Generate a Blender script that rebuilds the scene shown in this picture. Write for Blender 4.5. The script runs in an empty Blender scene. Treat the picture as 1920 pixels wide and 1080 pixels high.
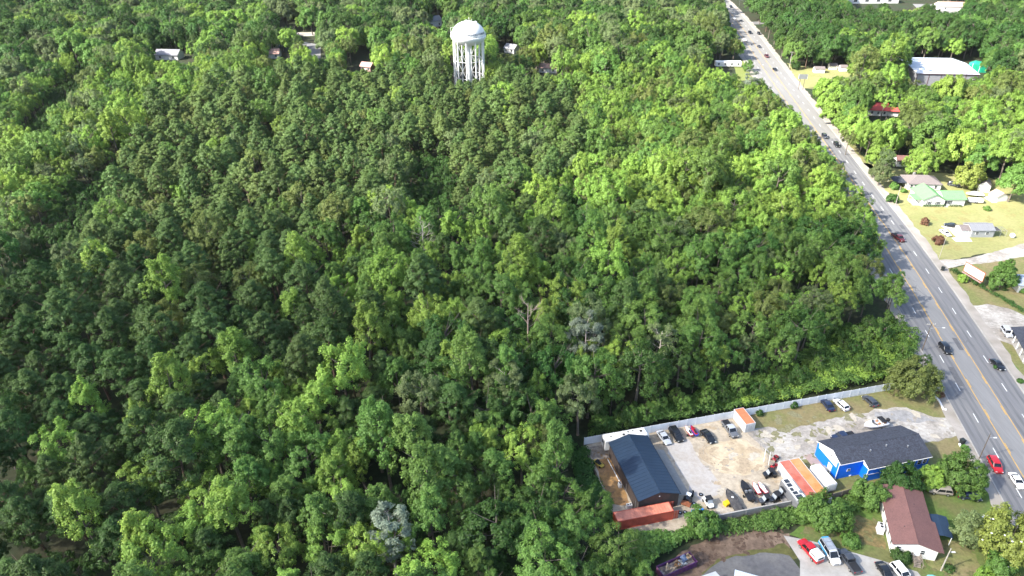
import bpy, bmesh, math, random
import numpy as np
from mathutils import Vector, Matrix
random.seed(7); rng = np.random.default_rng(11)
R = math.radians
scene = bpy.context.scene
col = scene.collection

# ---------------------------------------------------------------- camera
CAM_H, FPX, PITCH = 121.0, 1378.0, R(31.4)
cam_d = bpy.data.cameras.new('camera'); cam = bpy.data.objects.new('camera', cam_d); col.objects.link(cam)
cam.location = (0, 0, CAM_H); cam.rotation_euler = (R(90) - PITCH, 0, 0)
cam_d.sensor_width = 36.0; cam_d.lens = 36.0 * FPX / 1920.0
cam_d.clip_start = 1.0; cam_d.clip_end = 9000.0
scene.camera = cam

# ---------------------------------------------------------------- light
SUN_EL, SUN_AZ = R(39), R(180 + 20)            # direction towards the sun, azimuth counter-clockwise from +x
sun_dir = Vector((math.cos(SUN_EL) * math.cos(SUN_AZ), math.cos(SUN_EL) * math.sin(SUN_AZ), math.sin(SUN_EL)))
sl = bpy.data.lights.new('sun', 'SUN'); sl.energy = 5.0; sl.angle = R(0.6); sl.color = (1.0, 0.95, 0.86)
so = bpy.data.objects.new('sun', sl); col.objects.link(so)
so.rotation_euler = sun_dir.to_track_quat('Z', 'Y').to_euler(); so.location = (0, 0, 300)
world = bpy.data.worlds.new('World'); scene.world = world; world.use_nodes = True
wt = world.node_tree; wt.nodes.clear()
sky = wt.nodes.new('ShaderNodeTexSky'); sky.sky_type = 'NISHITA'; sky.sun_disc = False
sky.sun_elevation = SUN_EL; sky.sun_rotation = R(90) - SUN_AZ; sky.air_density = 1.0; sky.dust_density = 2.0
bg = wt.nodes.new('ShaderNodeBackground'); bg.inputs[1].default_value = 0.14
wo = wt.nodes.new('ShaderNodeOutputWorld')
wt.links.new(sky.outputs[0], bg.inputs[0]); wt.links.new(bg.outputs[0], wo.inputs[0])
scene.view_settings.view_transform = 'Standard'; scene.view_settings.look = 'None'
scene.view_settings.exposure = 1.65; scene.view_settings.gamma = 1.0
scene.render.engine = 'CYCLES'
scene.cycles.max_bounces = 6; scene.cycles.diffuse_bounces = 3; scene.cycles.transmission_bounces = 2
scene.cycles.transparent_max_bounces = 6; scene.cycles.caustics_reflective = False; scene.cycles.caustics_refractive = False
scene.cycles.use_denoising = True

# a broad thin cloud high up the sunward side: its partial shade lies over the near half of the wood
def cloud_shell(name, shade_at, semi, height, dens):
    me = bpy.data.meshes.new(name); bm = bmesh.new(); bmesh.ops.create_icosphere(bm, subdivisions=5, radius=1.0)
    rr = random.Random(2); ph = [(rr.uniform(2,6), rr.uniform(0,6), Vector((rr.uniform(-1,1),rr.uniform(-1,1),rr.uniform(-1,1))).normalized()) for _ in range(9)]
    for v in bm.verts:
        k = 1 + sum(.03*math.sin(f*3*v.co.dot(d)+p) for f,p,d in ph); v.co *= k
    bm.to_mesh(me); bm.free(); me.polygons.foreach_set('use_smooth', [True]*len(me.polygons))
    o = bpy.data.objects.new(name, me); col.objects.link(o); o.scale = (semi[0], semi[1], 45)
    c = Vector((shade_at[0], shade_at[1], 0)) + sun_dir * (height / sun_dir.z); o.location = c; o['kind'] = 'structure'; o['label'] = 'thin white cloud above the near wood'
    m = bpy.data.materials.new('thin_cloud'); m.use_nodes = True; nt = m.node_tree; N = nt.nodes; L = nt.links; N.clear()
    out = N.new('ShaderNodeOutputMaterial'); mx = N.new('ShaderNodeMixShader'); tr = N.new('ShaderNodeBsdfTransparent'); df = N.new('ShaderNodeBsdfTranslucent'); df.inputs[0].default_value = (.9,.9,.9,1)
    tc = N.new('ShaderNodeTexCoord'); fl = N.new('ShaderNodeVectorMath'); fl.operation = 'MULTIPLY'; fl.inputs[1].default_value = (1,1,0); L.new(tc.outputs['Object'], fl.inputs[0])
    ln = N.new('ShaderNodeVectorMath'); ln.operation = 'LENGTH'; L.new(fl.outputs[0], ln.inputs[0])
    no = N.new('ShaderNodeTexNoise'); no.inputs['Scale'].default_value = 3.2; no.inputs['Detail'].default_value = 3; L.new(fl.outputs[0], no.inputs[0])
    ad = N.new('ShaderNodeMath'); ad.operation = 'MULTIPLY_ADD'; ad.inputs[1].default_value = .45; L.new(no.outputs[0], ad.inputs[0]); L.new(ln.outputs['Value'], ad.inputs[2])
    mr = N.new('ShaderNodeMapRange'); mr.interpolation_type = 'SMOOTHSTEP'; mr.inputs[1].default_value = .78; mr.inputs[2].default_value = 1.12; mr.inputs[3].default_value = dens; mr.inputs[4].default_value = 0; L.new(ad.outputs[0], mr.inputs[0])
    L.new(mr.outputs[0], mx.inputs[0]); L.new(tr.outputs[0], mx.inputs[1]); L.new(df.outputs[0], mx.inputs[2]); L.new(mx.outputs[0], out.inputs[0]); me.materials.append(m)
cloud_shell('cloud', (20, 60), (620, 225), 700, .385)

# ---------------------------------------------------------------- measuring
SP, CP = math.sin(PITCH), math.cos(PITCH)
def G(px, py, z=0.0):
    u = (px - 960) / FPX; v = (py - 540) / FPX
    t = (CAM_H - z) / (SP + v * CP)
    return Vector((u * t, (CP - v * SP) * t, z))
def P(x, y, z):
    d = y * CP + (CAM_H - z) * SP
    return 960 + FPX * x / d, 540 - FPX * (y * SP - (CAM_H - z) * CP) / d
def inside(px, py, poly):
    c = False; n = len(poly); j = n - 1
    for i in range(n):
        xi, yi = poly[i]; xj, yj = poly[j]
        if (yi > py) != (yj > py) and px < (xj - xi) * (py - yi) / (yj - yi) + xi: c = not c
        j = i
    return c

# ---------------------------------------------------------------- materials
def srgb(h):
    h = h.lstrip('#'); o = []
    for i in (0, 2, 4):
        c = int(h[i:i+2], 16) / 255; o.append(c / 12.92 if c <= .04045 else ((c + .055) / 1.055) ** 2.4)
    return (*o, 1)
MATS = {}
def mat(name, color, rough=.8, var=.12, scale=1.5, metal=0.0, bump=0.0, color2=None, scale2=.15, spec=.3, stretch=None, coat=0):
    if name in MATS: return MATS[name]
    m = bpy.data.materials.new(name); m.use_nodes = True; nt = m.node_tree; N = nt.nodes; L = nt.links
    b = N['Principled BSDF']; b.inputs['Roughness'].default_value = rough; b.inputs['Metallic'].default_value = metal
    b.inputs['Specular IOR Level'].default_value = spec; b.inputs['Coat Weight'].default_value = coat
    c = color if len(color) == 4 else (*color, 1)
    tc = N.new('ShaderNodeTexCoord'); mp = N.new('ShaderNodeMapping'); L.new(tc.outputs['Object'], mp.inputs[0])
    if stretch: mp.inputs['Scale'].default_value = stretch[:3]; mp.inputs['Rotation'].default_value = (0, 0, stretch[3])
    n1 = N.new('ShaderNodeTexNoise'); n1.inputs['Scale'].default_value = scale; n1.inputs['Detail'].default_value = 6; n1.inputs['Roughness'].default_value = .65
    L.new(mp.outputs[0], n1.inputs[0])
    mr = N.new('ShaderNodeMapRange'); mr.inputs[1].default_value = .3; mr.inputs[2].default_value = .7
    mr.inputs[3].default_value = 1 - var; mr.inputs[4].default_value = 1 + var; L.new(n1.outputs[0], mr.inputs[0])
    base = None
    if color2:
        c2 = color2 if len(color2) == 4 else (*color2, 1)
        n2 = N.new('ShaderNodeTexNoise'); n2.inputs['Scale'].default_value = scale2; n2.inputs['Detail'].default_value = 8; n2.inputs['Roughness'].default_value = .7
        L.new(mp.outputs[0], n2.inputs[0])
        r2 = N.new('ShaderNodeMapRange'); r2.inputs[1].default_value = .42; r2.inputs[2].default_value = .6; L.new(n2.outputs[0], r2.inputs[0])
        mx = N.new('ShaderNodeMix'); mx.data_type = 'RGBA'; mx.inputs[6].default_value = c; mx.inputs[7].default_value = c2
        L.new(r2.outputs[0], mx.inputs[0]); base = mx.outputs[2]
    vm = N.new('ShaderNodeVectorMath'); vm.operation = 'SCALE'
    if base: L.new(base, vm.inputs[0])
    else: vm.inputs[0].default_value = c[:3]
    L.new(mr.outputs[0], vm.inputs['Scale']); L.new(vm.outputs[0], b.inputs['Base Color'])
    if bump:
        bp = N.new('ShaderNodeBump'); bp.inputs['Strength'].default_value = bump; bp.inputs['Distance'].default_value = .1
        L.new(n1.outputs[0], bp.inputs['Height']); L.new(bp.outputs[0], b.inputs['Normal'])
    MATS[name] = m; return m

def leaf_mat(name, color, trans=.28, var=.3, hue=.011, tvar=.22, gloss=.018):
    m = bpy.data.materials.new(name); m.use_nodes = True; nt = m.node_tree; N = nt.nodes; L = nt.links; N.clear()
    out = N.new('ShaderNodeOutputMaterial'); mix = N.new('ShaderNodeMixShader'); d = N.new('ShaderNodeBsdfDiffuse'); t = N.new('ShaderNodeBsdfTranslucent')
    hs = N.new('ShaderNodeHueSaturation'); hs.inputs['Color'].default_value = (*color, 1)
    geo = N.new('ShaderNodeNewGeometry'); oi = N.new('ShaderNodeObjectInfo')
    r1 = N.new('ShaderNodeMapRange'); r1.inputs[3].default_value = 1 - var; r1.inputs[4].default_value = 1 + var; L.new(geo.outputs['Random Per Island'], r1.inputs[0])
    r2 = N.new('ShaderNodeMapRange'); r2.inputs[3].default_value = 1 - tvar; r2.inputs[4].default_value = 1 + tvar; L.new(oi.outputs['Random'], r2.inputs[0])
    mu = N.new('ShaderNodeMath'); mu.operation = 'MULTIPLY'; L.new(r1.outputs[0], mu.inputs[0]); L.new(r2.outputs[0], mu.inputs[1])
    L.new(mu.outputs[0], hs.inputs['Value'])
    fr = N.new('ShaderNodeMath'); fr.operation = 'MULTIPLY'; fr.inputs[1].default_value = 7.31; L.new(oi.outputs['Random'], fr.inputs[0])
    f2 = N.new('ShaderNodeMath'); f2.operation = 'FRACT'; L.new(fr.outputs[0], f2.inputs[0])
    r3 = N.new('ShaderNodeMapRange'); r3.inputs[3].default_value = .5 - hue; r3.inputs[4].default_value = .5 + hue; L.new(f2.outputs[0], r3.inputs[0])
    L.new(r3.outputs[0], hs.inputs['Hue'])
    L.new(hs.outputs[0], d.inputs[0]); L.new(hs.outputs[0], t.inputs[0]); mix.inputs[0].default_value = trans
    L.new(d.outputs[0], mix.inputs[1]); L.new(t.outputs[0], mix.inputs[2])
    gl = N.new('ShaderNodeBsdfGlossy'); gl.inputs['Roughness'].default_value = .5; gl.inputs[0].default_value = (.9,1,.85,1); m2 = N.new('ShaderNodeMixShader'); m2.inputs[0].default_value = gloss
    L.new(mix.outputs[0], m2.inputs[1]); L.new(gl.outputs[0], m2.inputs[2]); L.new(m2.outputs[0], out.inputs[0])
    MATS[name] = m; return m

# ---------------------------------------------------------------- mesh helpers
class MB:
    def __init__(s): s.v = []; s.f = []; s.m = []; s.cur = 0
    def add(s, vs, fs):
        o = len(s.v); s.v += [tuple(v) for v in vs]
        for f in fs: s.f.append(tuple(i + o for i in f)); s.m.append(s.cur)
        return s
    def box(s, x0, x1, y0, y1, z0, z1):
        return s.add([(x0,y0,z0),(x1,y0,z0),(x1,y1,z0),(x0,y1,z0),(x0,y0,z1),(x1,y0,z1),(x1,y1,z1),(x0,y1,z1)],
                     [(0,3,2,1),(4,5,6,7),(0,1,5,4),(1,2,6,5),(2,3,7,6),(3,0,4,7)])
    def obox(s, c, ax, ay, az):
        c, ax, ay, az = map(Vector, (c, ax, ay, az)); q = []
        for k in (-1, 1):
            for i, j in ((-1,-1),(1,-1),(1,1),(-1,1)): q.append(c + ax*i + ay*j + az*k)
        return s.add(q, [(0,3,2,1),(4,5,6,7),(0,1,5,4),(1,2,6,5),(2,3,7,6),(3,0,4,7)])
    def loft(s, rings, caps=True, closed=True):
        n = len(rings[0]); vs = [p for r in rings for p in r]; fs = []
        for k in range(len(rings) - 1):
            for i in range(n if closed else n - 1):
                j = (i + 1) % n; fs.append((k*n+i, k*n+j, (k+1)*n+j, (k+1)*n+i))
        if caps: fs.append(tuple(range(n-1, -1, -1))); fs.append(tuple((len(rings)-1)*n + i for i in range(n)))
        return s.add(vs, fs)
    def tube(s, pts, rad, n=6):
        pts = [Vector(p) for p in pts]; rad = rad if isinstance(rad, (list, tuple)) else [rad] * len(pts); rings = []
        for i, p in enumerate(pts):
            d = (pts[min(i+1, len(pts)-1)] - pts[max(i-1, 0)]).normalized()
            a = d.orthogonal().normalized() if abs(d.z) < .95 else Vector((1,0,0)) - d * d.x; a.normalize(); b = d.cross(a)
            rings.append([p + (a*math.cos(2*math.pi*k/n) + b*math.sin(2*math.pi*k/n)) * rad[i] for k in range(n)])
        return s.loft(rings)
    def lathe(s, prof, n=24, c=(0,0,0)):
        return s.loft([[(c[0]+r*math.cos(2*math.pi*k/n), c[1]+r*math.sin(2*math.pi*k/n), c[2]+z) for k in range(n)] for r, z in prof])
    def wheel(s, c, axis, r, w, n=14):
        a = Vector(axis).normalized() * w / 2; c = Vector(c)
        return s.tube([c - a, c - a*.8, c + a*.8, c + a], [r*.9, r, r, r*.9], n)
    def prism_x(s, poly, x0, x1):
        return s.loft([[(x0, y, z) for y, z in poly], [(x1, y, z) for y, z in poly]])
    def build(s, name, mats, parent=None, smooth=None, loc=None):
        me = bpy.data.meshes.new(name); me.from_pydata(s.v, [], s.f)
        for m in (mats if isinstance(mats, (list, tuple)) else [mats]): me.materials.append(m)
        if any(s.m): me.polygons.foreach_set('material_index', s.m)
        bm = bmesh.new(); bm.from_mesh(me); bmesh.ops.recalc_face_normals(bm, faces=bm.faces); bm.to_mesh(me); bm.free()
        if smooth:
            me.polygons.foreach_set('use_smooth', [True] * len(me.polygons)); me.set_sharp_from_angle(angle=R(smooth))
        o = bpy.data.objects.new(name, me); col.objects.link(o)
        if parent: o.parent = parent
        if loc: o.location = loc
        return o
def tag(o, label=None, cat=None, group=None, kind=None):
    if label: o['label'] = label
    if cat: o['category'] = cat
    if group: o['group'] = group
    if kind: o['kind'] = kind
    return o
def thing(name, label, cat, loc=(0,0,0), rz=0.0, group=None):
    o = bpy.data.objects.new(name, None); col.objects.link(o); o.empty_display_size = .5
    o.location = loc; o.rotation_euler = (0, 0, rz); return tag(o, label, cat, group)
def copy_tree(o, parent=None):
    c = o.copy(); col.objects.link(c)
    if parent: c.parent = parent
    for ch in list(o.children): copy_tree(ch, c)
    return c
def ang(a, b): return math.atan2(b[1]-a[1], b[0]-a[0])

# ---------------------------------------------------------------- ground and surfaces
LEVEL = [0]
def rough_poly(pts, jit, step, seed):
    r = random.Random(seed); out = []
    for i, a in enumerate(pts):
        b = pts[(i+1) % len(pts)]; a = Vector(a[:2]); b = Vector(b[:2]); n = max(1, int((b-a).length / step))
        nx = (b - a).normalized(); nx = Vector((-nx.y, nx.x)); w = 0.0
        for k in range(n):
            p = a + (b - a) * k / n
            if k: w = .6*w + r.uniform(-jit, jit); p = p + nx * w
            out.append(p)
    return out
def sheet_xy(name, pts, m, level, jit=0, step=2, kind='structure', label=None):
    if jit: pts = rough_poly(pts, jit, step, len(name) + int(abs(pts[0][0])))
    z = level * .005
    bm = bmesh.new(); vs = [bm.verts.new((p[0], p[1], z)) for p in pts]
    f = bm.faces.new(vs); f.normal_update()
    if f.normal.z < 0: f.normal_flip()
    bmesh.ops.triangulate(bm, faces=bm.faces[:])
    me = bpy.data.meshes.new(name); bm.to_mesh(me); bm.free(); me.materials.append(m)
    o = bpy.data.objects.new(name, me); col.objects.link(o); o['kind'] = kind
    if label: o['label'] = label
    return o
def sheet(name, px, m, level, jit=.35, step=1.5, **k):
    return sheet_xy(name, [G(*p) for p in px], m, level, jit, step, **k)

m_forest_floor = mat('forest_floor_litter', (.022, .038, .013), .95, .4, .8, color2=(.034, .034, .017), scale2=.06)
g = MB(); S = 4000; g.add([(-S,-600,0),(S,-600,0),(S,6000,0),(-S,6000,0)], [(0,1,2,3)])
tag(g.build('ground', m_forest_floor), 'dark leaf litter ground under the forest', kind='structure')

m_asphalt = mat('asphalt', (.15, .15, .155), .85, .10, 1.2, color2=(.18, .178, .175), scale2=.5, stretch=(1, .05, 1, R(-9)))
m_asph_mid = mat('pale_asphalt', (.205, .203, .20), .85, .09, 1.5, color2=(.18, .178, .175), scale2=.3, stretch=(1, .08, 1, R(-9)))
m_conc = mat('concrete', (.36, .345, .32), .9, .10, .9, color2=(.29, .275, .25), scale2=.12)
m_walk = mat('sidewalk_concrete', (.33, .30, .265), .9, .16, .8, color2=(.25, .225, .19), scale2=.2)
m_gravel = mat('pale_gravel', (.40, .375, .335), .95, .28, 1.0, color2=(.25, .225, .195), scale2=.13, bump=.4)
m_sand = mat('sandy_yard', (.42, .36, .275), .95, .22, 1.1, color2=(.31, .26, .195), scale2=.10, bump=.4)
m_lawn = mat('mown_grass', (.25, .24, .10), .95, .16, 1.0, color2=(.21, .215, .08), scale2=.07, bump=.3)
m_lawn_dry = mat('dry_lawn', (.15, .16, .055), .95, .25, 1.2, color2=(.20, .165, .08), scale2=.09, bump=.4)
m_lawn_green = mat('green_lawn', (.085, .145, .028), .95, .25, 1.3, color2=(.12, .125, .045), scale2=.10, bump=.5)
m_dirt = mat('brown_dirt', (.105, .072, .052), .95, .35, .9, color2=(.165, .118, .085), scale2=.12, bump=.8)
m_mulch = mat('orange_clay', (.34, .195, .075), .95, .3, .9, color2=(.25, .15, .075), scale2=.16, bump=.6)
m_yellow = mat('faded_yellow_paint', (.50, .30, .07), .8, .2, .8)
m_white = mat('white_road_paint', (.72, .72, .70), .8, .15, 1.2)

# road: the right kerb line, measured on the ground
RE = [(100,-60),(109,0),(116.5,50),(124,100),(131.2,147),(138,192),(141.6,214),(149.3,285),(154.6,333),(163.5,415),(171.2,483),(179.5,555),(186,625),(190,700),(186,800),(172,930)]
def road_pt(y, off):
    """point at ground y, OFF metres left of the right kerb line"""
    for (x0,y0),(x1,y1) in zip(RE, RE[1:]):
        if y0 <= y <= y1: break
    # smoothed tangent
    def xr(yy):
        for (a,b),(c,d) in zip(RE, RE[1:]):
            if b <= yy <= d: return a + (c-a)*(yy-b)/(d-b)
        return RE[-1][0]
    xs = sum(xr(min(max(y+k, -59), 925)) for k in (-24,-12,0,12,24)) / 5
    t = Vector((xr(min(y+30,925)) - xr(max(y-30,-59)), 60)).normalized()
    return Vector((xs - t.y*off, y + t.x*off))
def strip(name, o0, o1, m, level, y0=-50, y1=900, step=8, jit=0, parent=None, kind='structure'):
    b = MB(); n = int((y1-y0)/step); z = level*.005; r = random.Random(int(o0*7)+3)
    vs = []
    for i in range(n+1):
        y = y0 + (y1-y0)*i/n
        a = road_pt(y, o0 + r.uniform(-jit, jit)); c = road_pt(y, o1 + r.uniform(-jit, jit)); vs += [(a.x,a.y,z),(c.x,c.y,z)]
    b.add(vs, [(2*i,2*i+1,2*i+3,2*i+2) for i in range(n)])
    o = b.build(name, m, parent); o['kind'] = kind; return o
RW = 20.2
strip('road_shoulder', -3.0, RW + 2.6, m_walk, 8, jit=.5, step=3)
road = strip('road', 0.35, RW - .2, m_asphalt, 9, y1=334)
m_far_asph = mat('pale_far_asphalt', (.215,.21,.20), .9, .10, .6, color2=(.19,.185,.175), scale2=.2, stretch=(1,.05,1,R(-7)))  # far stretch: paler base colour than the near road
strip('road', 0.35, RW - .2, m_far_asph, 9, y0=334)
strip('turn_lane', 7.6, 13.0, m_asph_mid, 10, y1=334)
m_wear = mat('tyre_worn_asphalt', (.118,.118,.124), .75, .14, 1.2, color2=(.145,.144,.146), scale2=.4, stretch=(1,.05,1,R(-9)))
for o_ in (1.3,2.9,5.0,6.6,13.9,15.0,17.0,18.6): strip('worn_lane', o_, o_+.65, m_wear, 10, jit=.06, step=4, y1=334)
cr = MB(); rc = random.Random(8)
for _ in range(26):
    y = rc.uniform(60,420); o0 = rc.uniform(1,16); n = rc.randint(3,6); pts = []
    for k in range(n): pts.append((y+k*rc.uniform(.2,1.6), o0+k*rc.uniform(.4,1.3)))
    for (ya,oa),(yb,ob) in zip(pts,pts[1:]):
        a = road_pt(ya,oa); b2 = road_pt(yb,ob); d = (b2-a).normalized(); q = Vector((-d.y,d.x))*.06
        cr.add([(a.x-q.x,a.y-q.y,.0535),(a.x+q.x,a.y+q.y,.0535),(b2.x+q.x,b2.y+q.y,.0535),(b2.x-q.x,b2.y-q.y,.0535)],[(0,1,2,3)])
for _ in range(9):
    y = rc.uniform(70,330); o0 = rc.choice((1.2,4.6,8.4,14,16.8)); L_ = rc.uniform(3,9); w_ = rc.uniform(1.0,2.4)
    q = [road_pt(y,o0),road_pt(y,o0+w_),road_pt(y+L_,o0+w_),road_pt(y+L_,o0)]; cr.add([(p.x,p.y,.053) for p in q],[(0,1,2,3)])
cr.build('road_patches', mat('dark_patch_asphalt', (.10,.10,.105), .85, .15, 1.5))['kind'] = 'structure'
mk = MB()
def dash(off, y0, y1, w, z):
    n = max(1, int((y1-y0)/8)); vs = []
    for i in range(n+1):
        y = y0+(y1-y0)*i/n; a = road_pt(y, off-w/2); c = road_pt(y, off+w/2); vs += [(a.x,a.y,z),(c.x,c.y,z)]
    mk.add(vs, [(2*i,2*i+1,2*i+3,2*i+2) for i in range(n)])
for y in range(-48, 700, 12):
    mk.cur = 1
    dash(4.1, y+2.6, y+5.9, .17, .056); dash(15.9, y+1.0, y+4.3, .17, .056)
    mk.cur = 0
    dash(8.05, y+5, y+8.4, .2, .056); dash(12.55, y+3, y+6.4, .2, .056)
mk.cur = 0
dash(7.75, -50, 720, .2, .056); dash(12.85, -50, 720, .2, .056)
mk.build('road_markings', [m_yellow, m_white])['kind'] = 'structure'
kb = MB()
for off in (0.0, RW):
    prev = None
    for y in range(-50, 700, 10):
        a = road_pt(y, off-.16); c = road_pt(y, off+.16)
        ring = [(a.x,a.y,.0),(a.x,a.y,.13),(c.x,c.y,.13),(c.x,c.y,.0)]
        if prev: kb.loft([prev, ring], caps=False)
        prev = ring
kb.build('kerb', m_conc)['kind'] = 'structure'
# side street across the far end
sheet_xy('side_street', [(150,590),(300,612),(300,603),(150,580)], m_asphalt, 7)
sheet_xy('far_street', [(-118,430),(-112,430),(-132,520),(-170,545),(-230,552),(-230,545),(-172,537),(-139,515)], m_asph_mid, 4)
sheet_xy('parking_area', [(-178,545),(-128,548),(-132,560),(-176,558)], m_gravel, 5)
sheet_xy('far_parking_area', [(330,612),(440,600),(470,660),(345,668)], m_asph_mid, 5)

# east side lawns
sheet('lawn', [(1590,300),(1640,349),(1751,493),(1790,486),(1925,462),(1960,380),(1925,352),(1840,330),(1690,318)], m_lawn, 1, .5)
sheet('side_driveway', [(1745,488),(1760,506),(1800,498),(1860,492),(1925,480),(1925,455),(1860,474),(1800,486)], m_gravel, 3, .3)
sheet('lawn', [(1762,505),(1805,560),(1925,760),(1960,760),(1960,470),(1800,500)], m_lawn_dry, 1, .4)
sheet('gravel_lot', [(1796,563),(1812,588),(1842,612),(1866,636),(1900,648),(1940,650),(1940,600),(1890,578),(1850,570),(1822,573)], m_gravel, 3, .35)
sheet('lawn', [(1845,640),(1862,642),(1880,650),(1940,740),(1940,800),(1925,780)], mat('lush_lawn', (.085, .165, .025), .95, .2, 1.2), 2, .25)
sheet('verge', [(1475,118),(1490,142),(1505,165),(1560,170),(1620,150),(1600,126),(1530,128)], m_lawn, 1, .8, 4)
sheet('verge', [(1558,238),(1600,300),(1625,325),(1640,318),(1600,262)], m_lawn_dry, 1, .6, 3)
sheet('verge', [(1372,118),(1400,112),(1415,148),(1385,152)], mat('lush_far_lawn', (.16, .19, .05), .95, .2, 1.2), 1, .6, 4)
# yard and frontage
sheet('frontage_lawn', [(1395,782),(1500,752),(1668,730),(1760,722),(1788,788),(1810,800),(1850,850),(1860,915),(1700,905),(1640,918),(1560,930),(1440,880)], m_lawn_dry, 1, .3)
sheet('driveway', [(1402,806),(1440,800),(1475,812),(1520,796),(1600,776),(1640,766),(1700,764),(1750,782),(1815,782),(1830,812),(1790,818),(1730,830),(1600,850),(1535,850),(1490,862),(1455,866)], m_gravel, 3, .5, 1.2)
sheet('worn_gravel', [(1640,772),(1700,770),(1760,790),(1700,792),(1640,782)], mat('grey_gravel', (.27, .265, .26), .95, .3, .8), 4, .4, 1.2)
sheet('yard', [(1095,836),(1240,806),(1398,778),(1416,808),(1436,848),(1470,870),(1545,925),(1532,932),(1480,946),(1340,980),(1290,990),(1210,1005),(1160,985),(1130,915)], m_sand, 2, .25)
sheet('gravel_apron', [(1248,835),(1290,822),(1345,900),(1350,925),(1315,942),(1300,925)], mat('pale_grey_gravel', (.40, .375, .35), .95, .12, 1.3, color2=(.36, .325, .285), scale2=.2), 4, .5, 1.2)
sheet('sand_patch', [(1322,838),(1345,826),(1400,826),(1436,850),(1432,880),(1395,892),(1350,886),(1326,862)], mat('pale_sand', (.49, .41, .29), .95, .18, 1.0, color2=(.39, .31, .205), scale2=.22), 3, .6, 1.2)
sheet('side_yard', [(1098,840),(1150,830),(1150,862),(1118,868)], mat('trodden_grey_dirt', (.21, .175, .14), .95, .4, .9, color2=(.32, .28, .24), scale2=.3), 3, .2)
sheet('side_yard', [(1114,864),(1150,858),(1182,948),(1148,945),(1133,915)], m_mulch, 4, .25)
b_ = lambda x, y: (1080+x/4.8, 780+y/4.8)
sheet('concrete_apron', [b_(718,305), b_(790,305), b_(1022,705), b_(930,715)], mat('grey_slab', (.27, .265, .25), .9, .10, .8), 6, 0)
def blots(name, poly, n, m, level, rmin, rmax, seed, squash=.6):
    # irregular small patches inside a pixel polygon, one sheet
    rr = random.Random(seed); b = MB(); xs = [p[0] for p in poly]; ys = [p[1] for p in poly]; k = 0
    while k < n:
        px, py = rr.uniform(min(xs),max(xs)), rr.uniform(min(ys),max(ys))
        if not inside(px,py,poly): continue
        c = G(px,py); r = rr.uniform(rmin,rmax); a0 = rr.uniform(0,3.14); m_ = 14; z = level*.005 + k*.00004
        ring = []
        for q in range(m_):
            a = 2*math.pi*q/m_; d = r*rr.uniform(.55,1.15); x, y = d*math.cos(a), d*math.sin(a)*squash
            ring.append((c.x+x*math.cos(a0)-y*math.sin(a0), c.y+x*math.sin(a0)+y*math.cos(a0), z))
        b.add([(c.x,c.y,z)]+ring, [(0,1+q,1+(q+1)%m_) for q in range(m_)]); k += 1
    o = b.build(name, m); o['kind'] = 'structure'; return o
YARD = [(1240,812),(1395,785),(1416,812),(1436,850),(1470,872),(1525,925),(1340,975),(1290,985),(1300,930),(1345,920),(1290,830)]
m_weed = mat('yard_weeds', (.19,.18,.10), .95, .4, 2.0); m_damp = mat('damp_sand', (.36,.285,.195), .95, .3, 1.5); m_pale = mat('pale_dust', (.43,.385,.31), .95, .2, 1.5); m_grit = mat('dark_grit', (.29,.26,.22), .95, .35, 1.5)
blots('damp_patches', YARD, 40, m_damp, 5, .3, 1.5, 3); blots('pale_patches', YARD, 26, m_pale, 5.3, .4, 1.6, 4); blots('grit_patches', YARD, 60, m_grit, 5.6, .15, .7, 5)
DRV = [(1405,808),(1475,815),(1600,780),(1700,770),(1812,786),(1815,812),(1600,846),(1500,858),(1455,864)]
blots('weed_patches', [(1400,792),(1500,770),(1640,768),(1600,800),(1500,835),(1440,850)], 50, m_weed, 5.9, .4, 1.8, 6); blots('grit_patches', DRV, 70, m_grit, 6.2, .2, 1.0, 7); blots('pale_patches', DRV, 40, m_pale, 6.5, .4, 1.7, 8)
blots('weed_patches', [(1455,858),(1530,850),(1560,900),(1530,915),(1480,880)], 30, m_weed, 5.9, .4, 1.4, 9)
blots('grit_patches', [(1100,840),(1148,832),(1150,860),(1180,945),(1140,935)], 40, mat('dark_clay',(.22,.14,.075),.95,.3,1.5), 6, .15, .6, 10)
tk = MB(); rc = random.Random(31); cc = G(1352,850)
for k in range(11):
    r0 = rc.uniform(1.6,4.6); a0 = rc.uniform(1.6,3.4); a1 = a0 + rc.uniform(.7,1.9); w_ = rc.uniform(.1,.2); n = 12; vs = []
    for q in range(n+1):
        a = a0+(a1-a0)*q/n; vs += [(cc.x+(r0-w_)*math.cos(a)*1.15, cc.y+(r0-w_)*math.sin(a), .0335+k*.0001),(cc.x+(r0+w_)*math.cos(a)*1.15, cc.y+(r0+w_)*math.sin(a), .0335+k*.0001)]
    tk.add(vs, [(2*q,2*q+1,2*q+3,2*q+2) for q in range(n)])
tk.build('tyre_tracks', m_damp)['kind'] = 'structure'
blots('damp_patches', [(1385,850),(1415,850),(1412,878),(1390,884)], 7, m_damp, 5.1, .8, 2.0, 12)
blots('bare_patches', [(1500,1000),(1650,930),(1660,1030),(1560,1010)], 40, mat('bare_earth',(.125,.12,.05),.95,.35,1.5), 4.2, .3, 1.2, 13)
blots('bare_patches', [(1700,1010),(1830,1015),(1850,1080),(1740,1075)], 40, MATS['bare_earth'], 4.2, .3, 1.1, 14)
blots('dry_patches', [(1660,330),(1920,385),(1920,455),(1760,480),(1690,400)], 70, mat('straw_grass',(.225,.205,.08),.95,.2,1.2), 4.0, .6, 2.6, 15)
blots('dirt_lumps', [(1260,1060),(1345,1005),(1470,995),(1470,1015),(1330,1060)], 80, mat('dark_earth',(.08,.052,.036),.95,.4,2), 4.0, .2, .9, 16)
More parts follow.
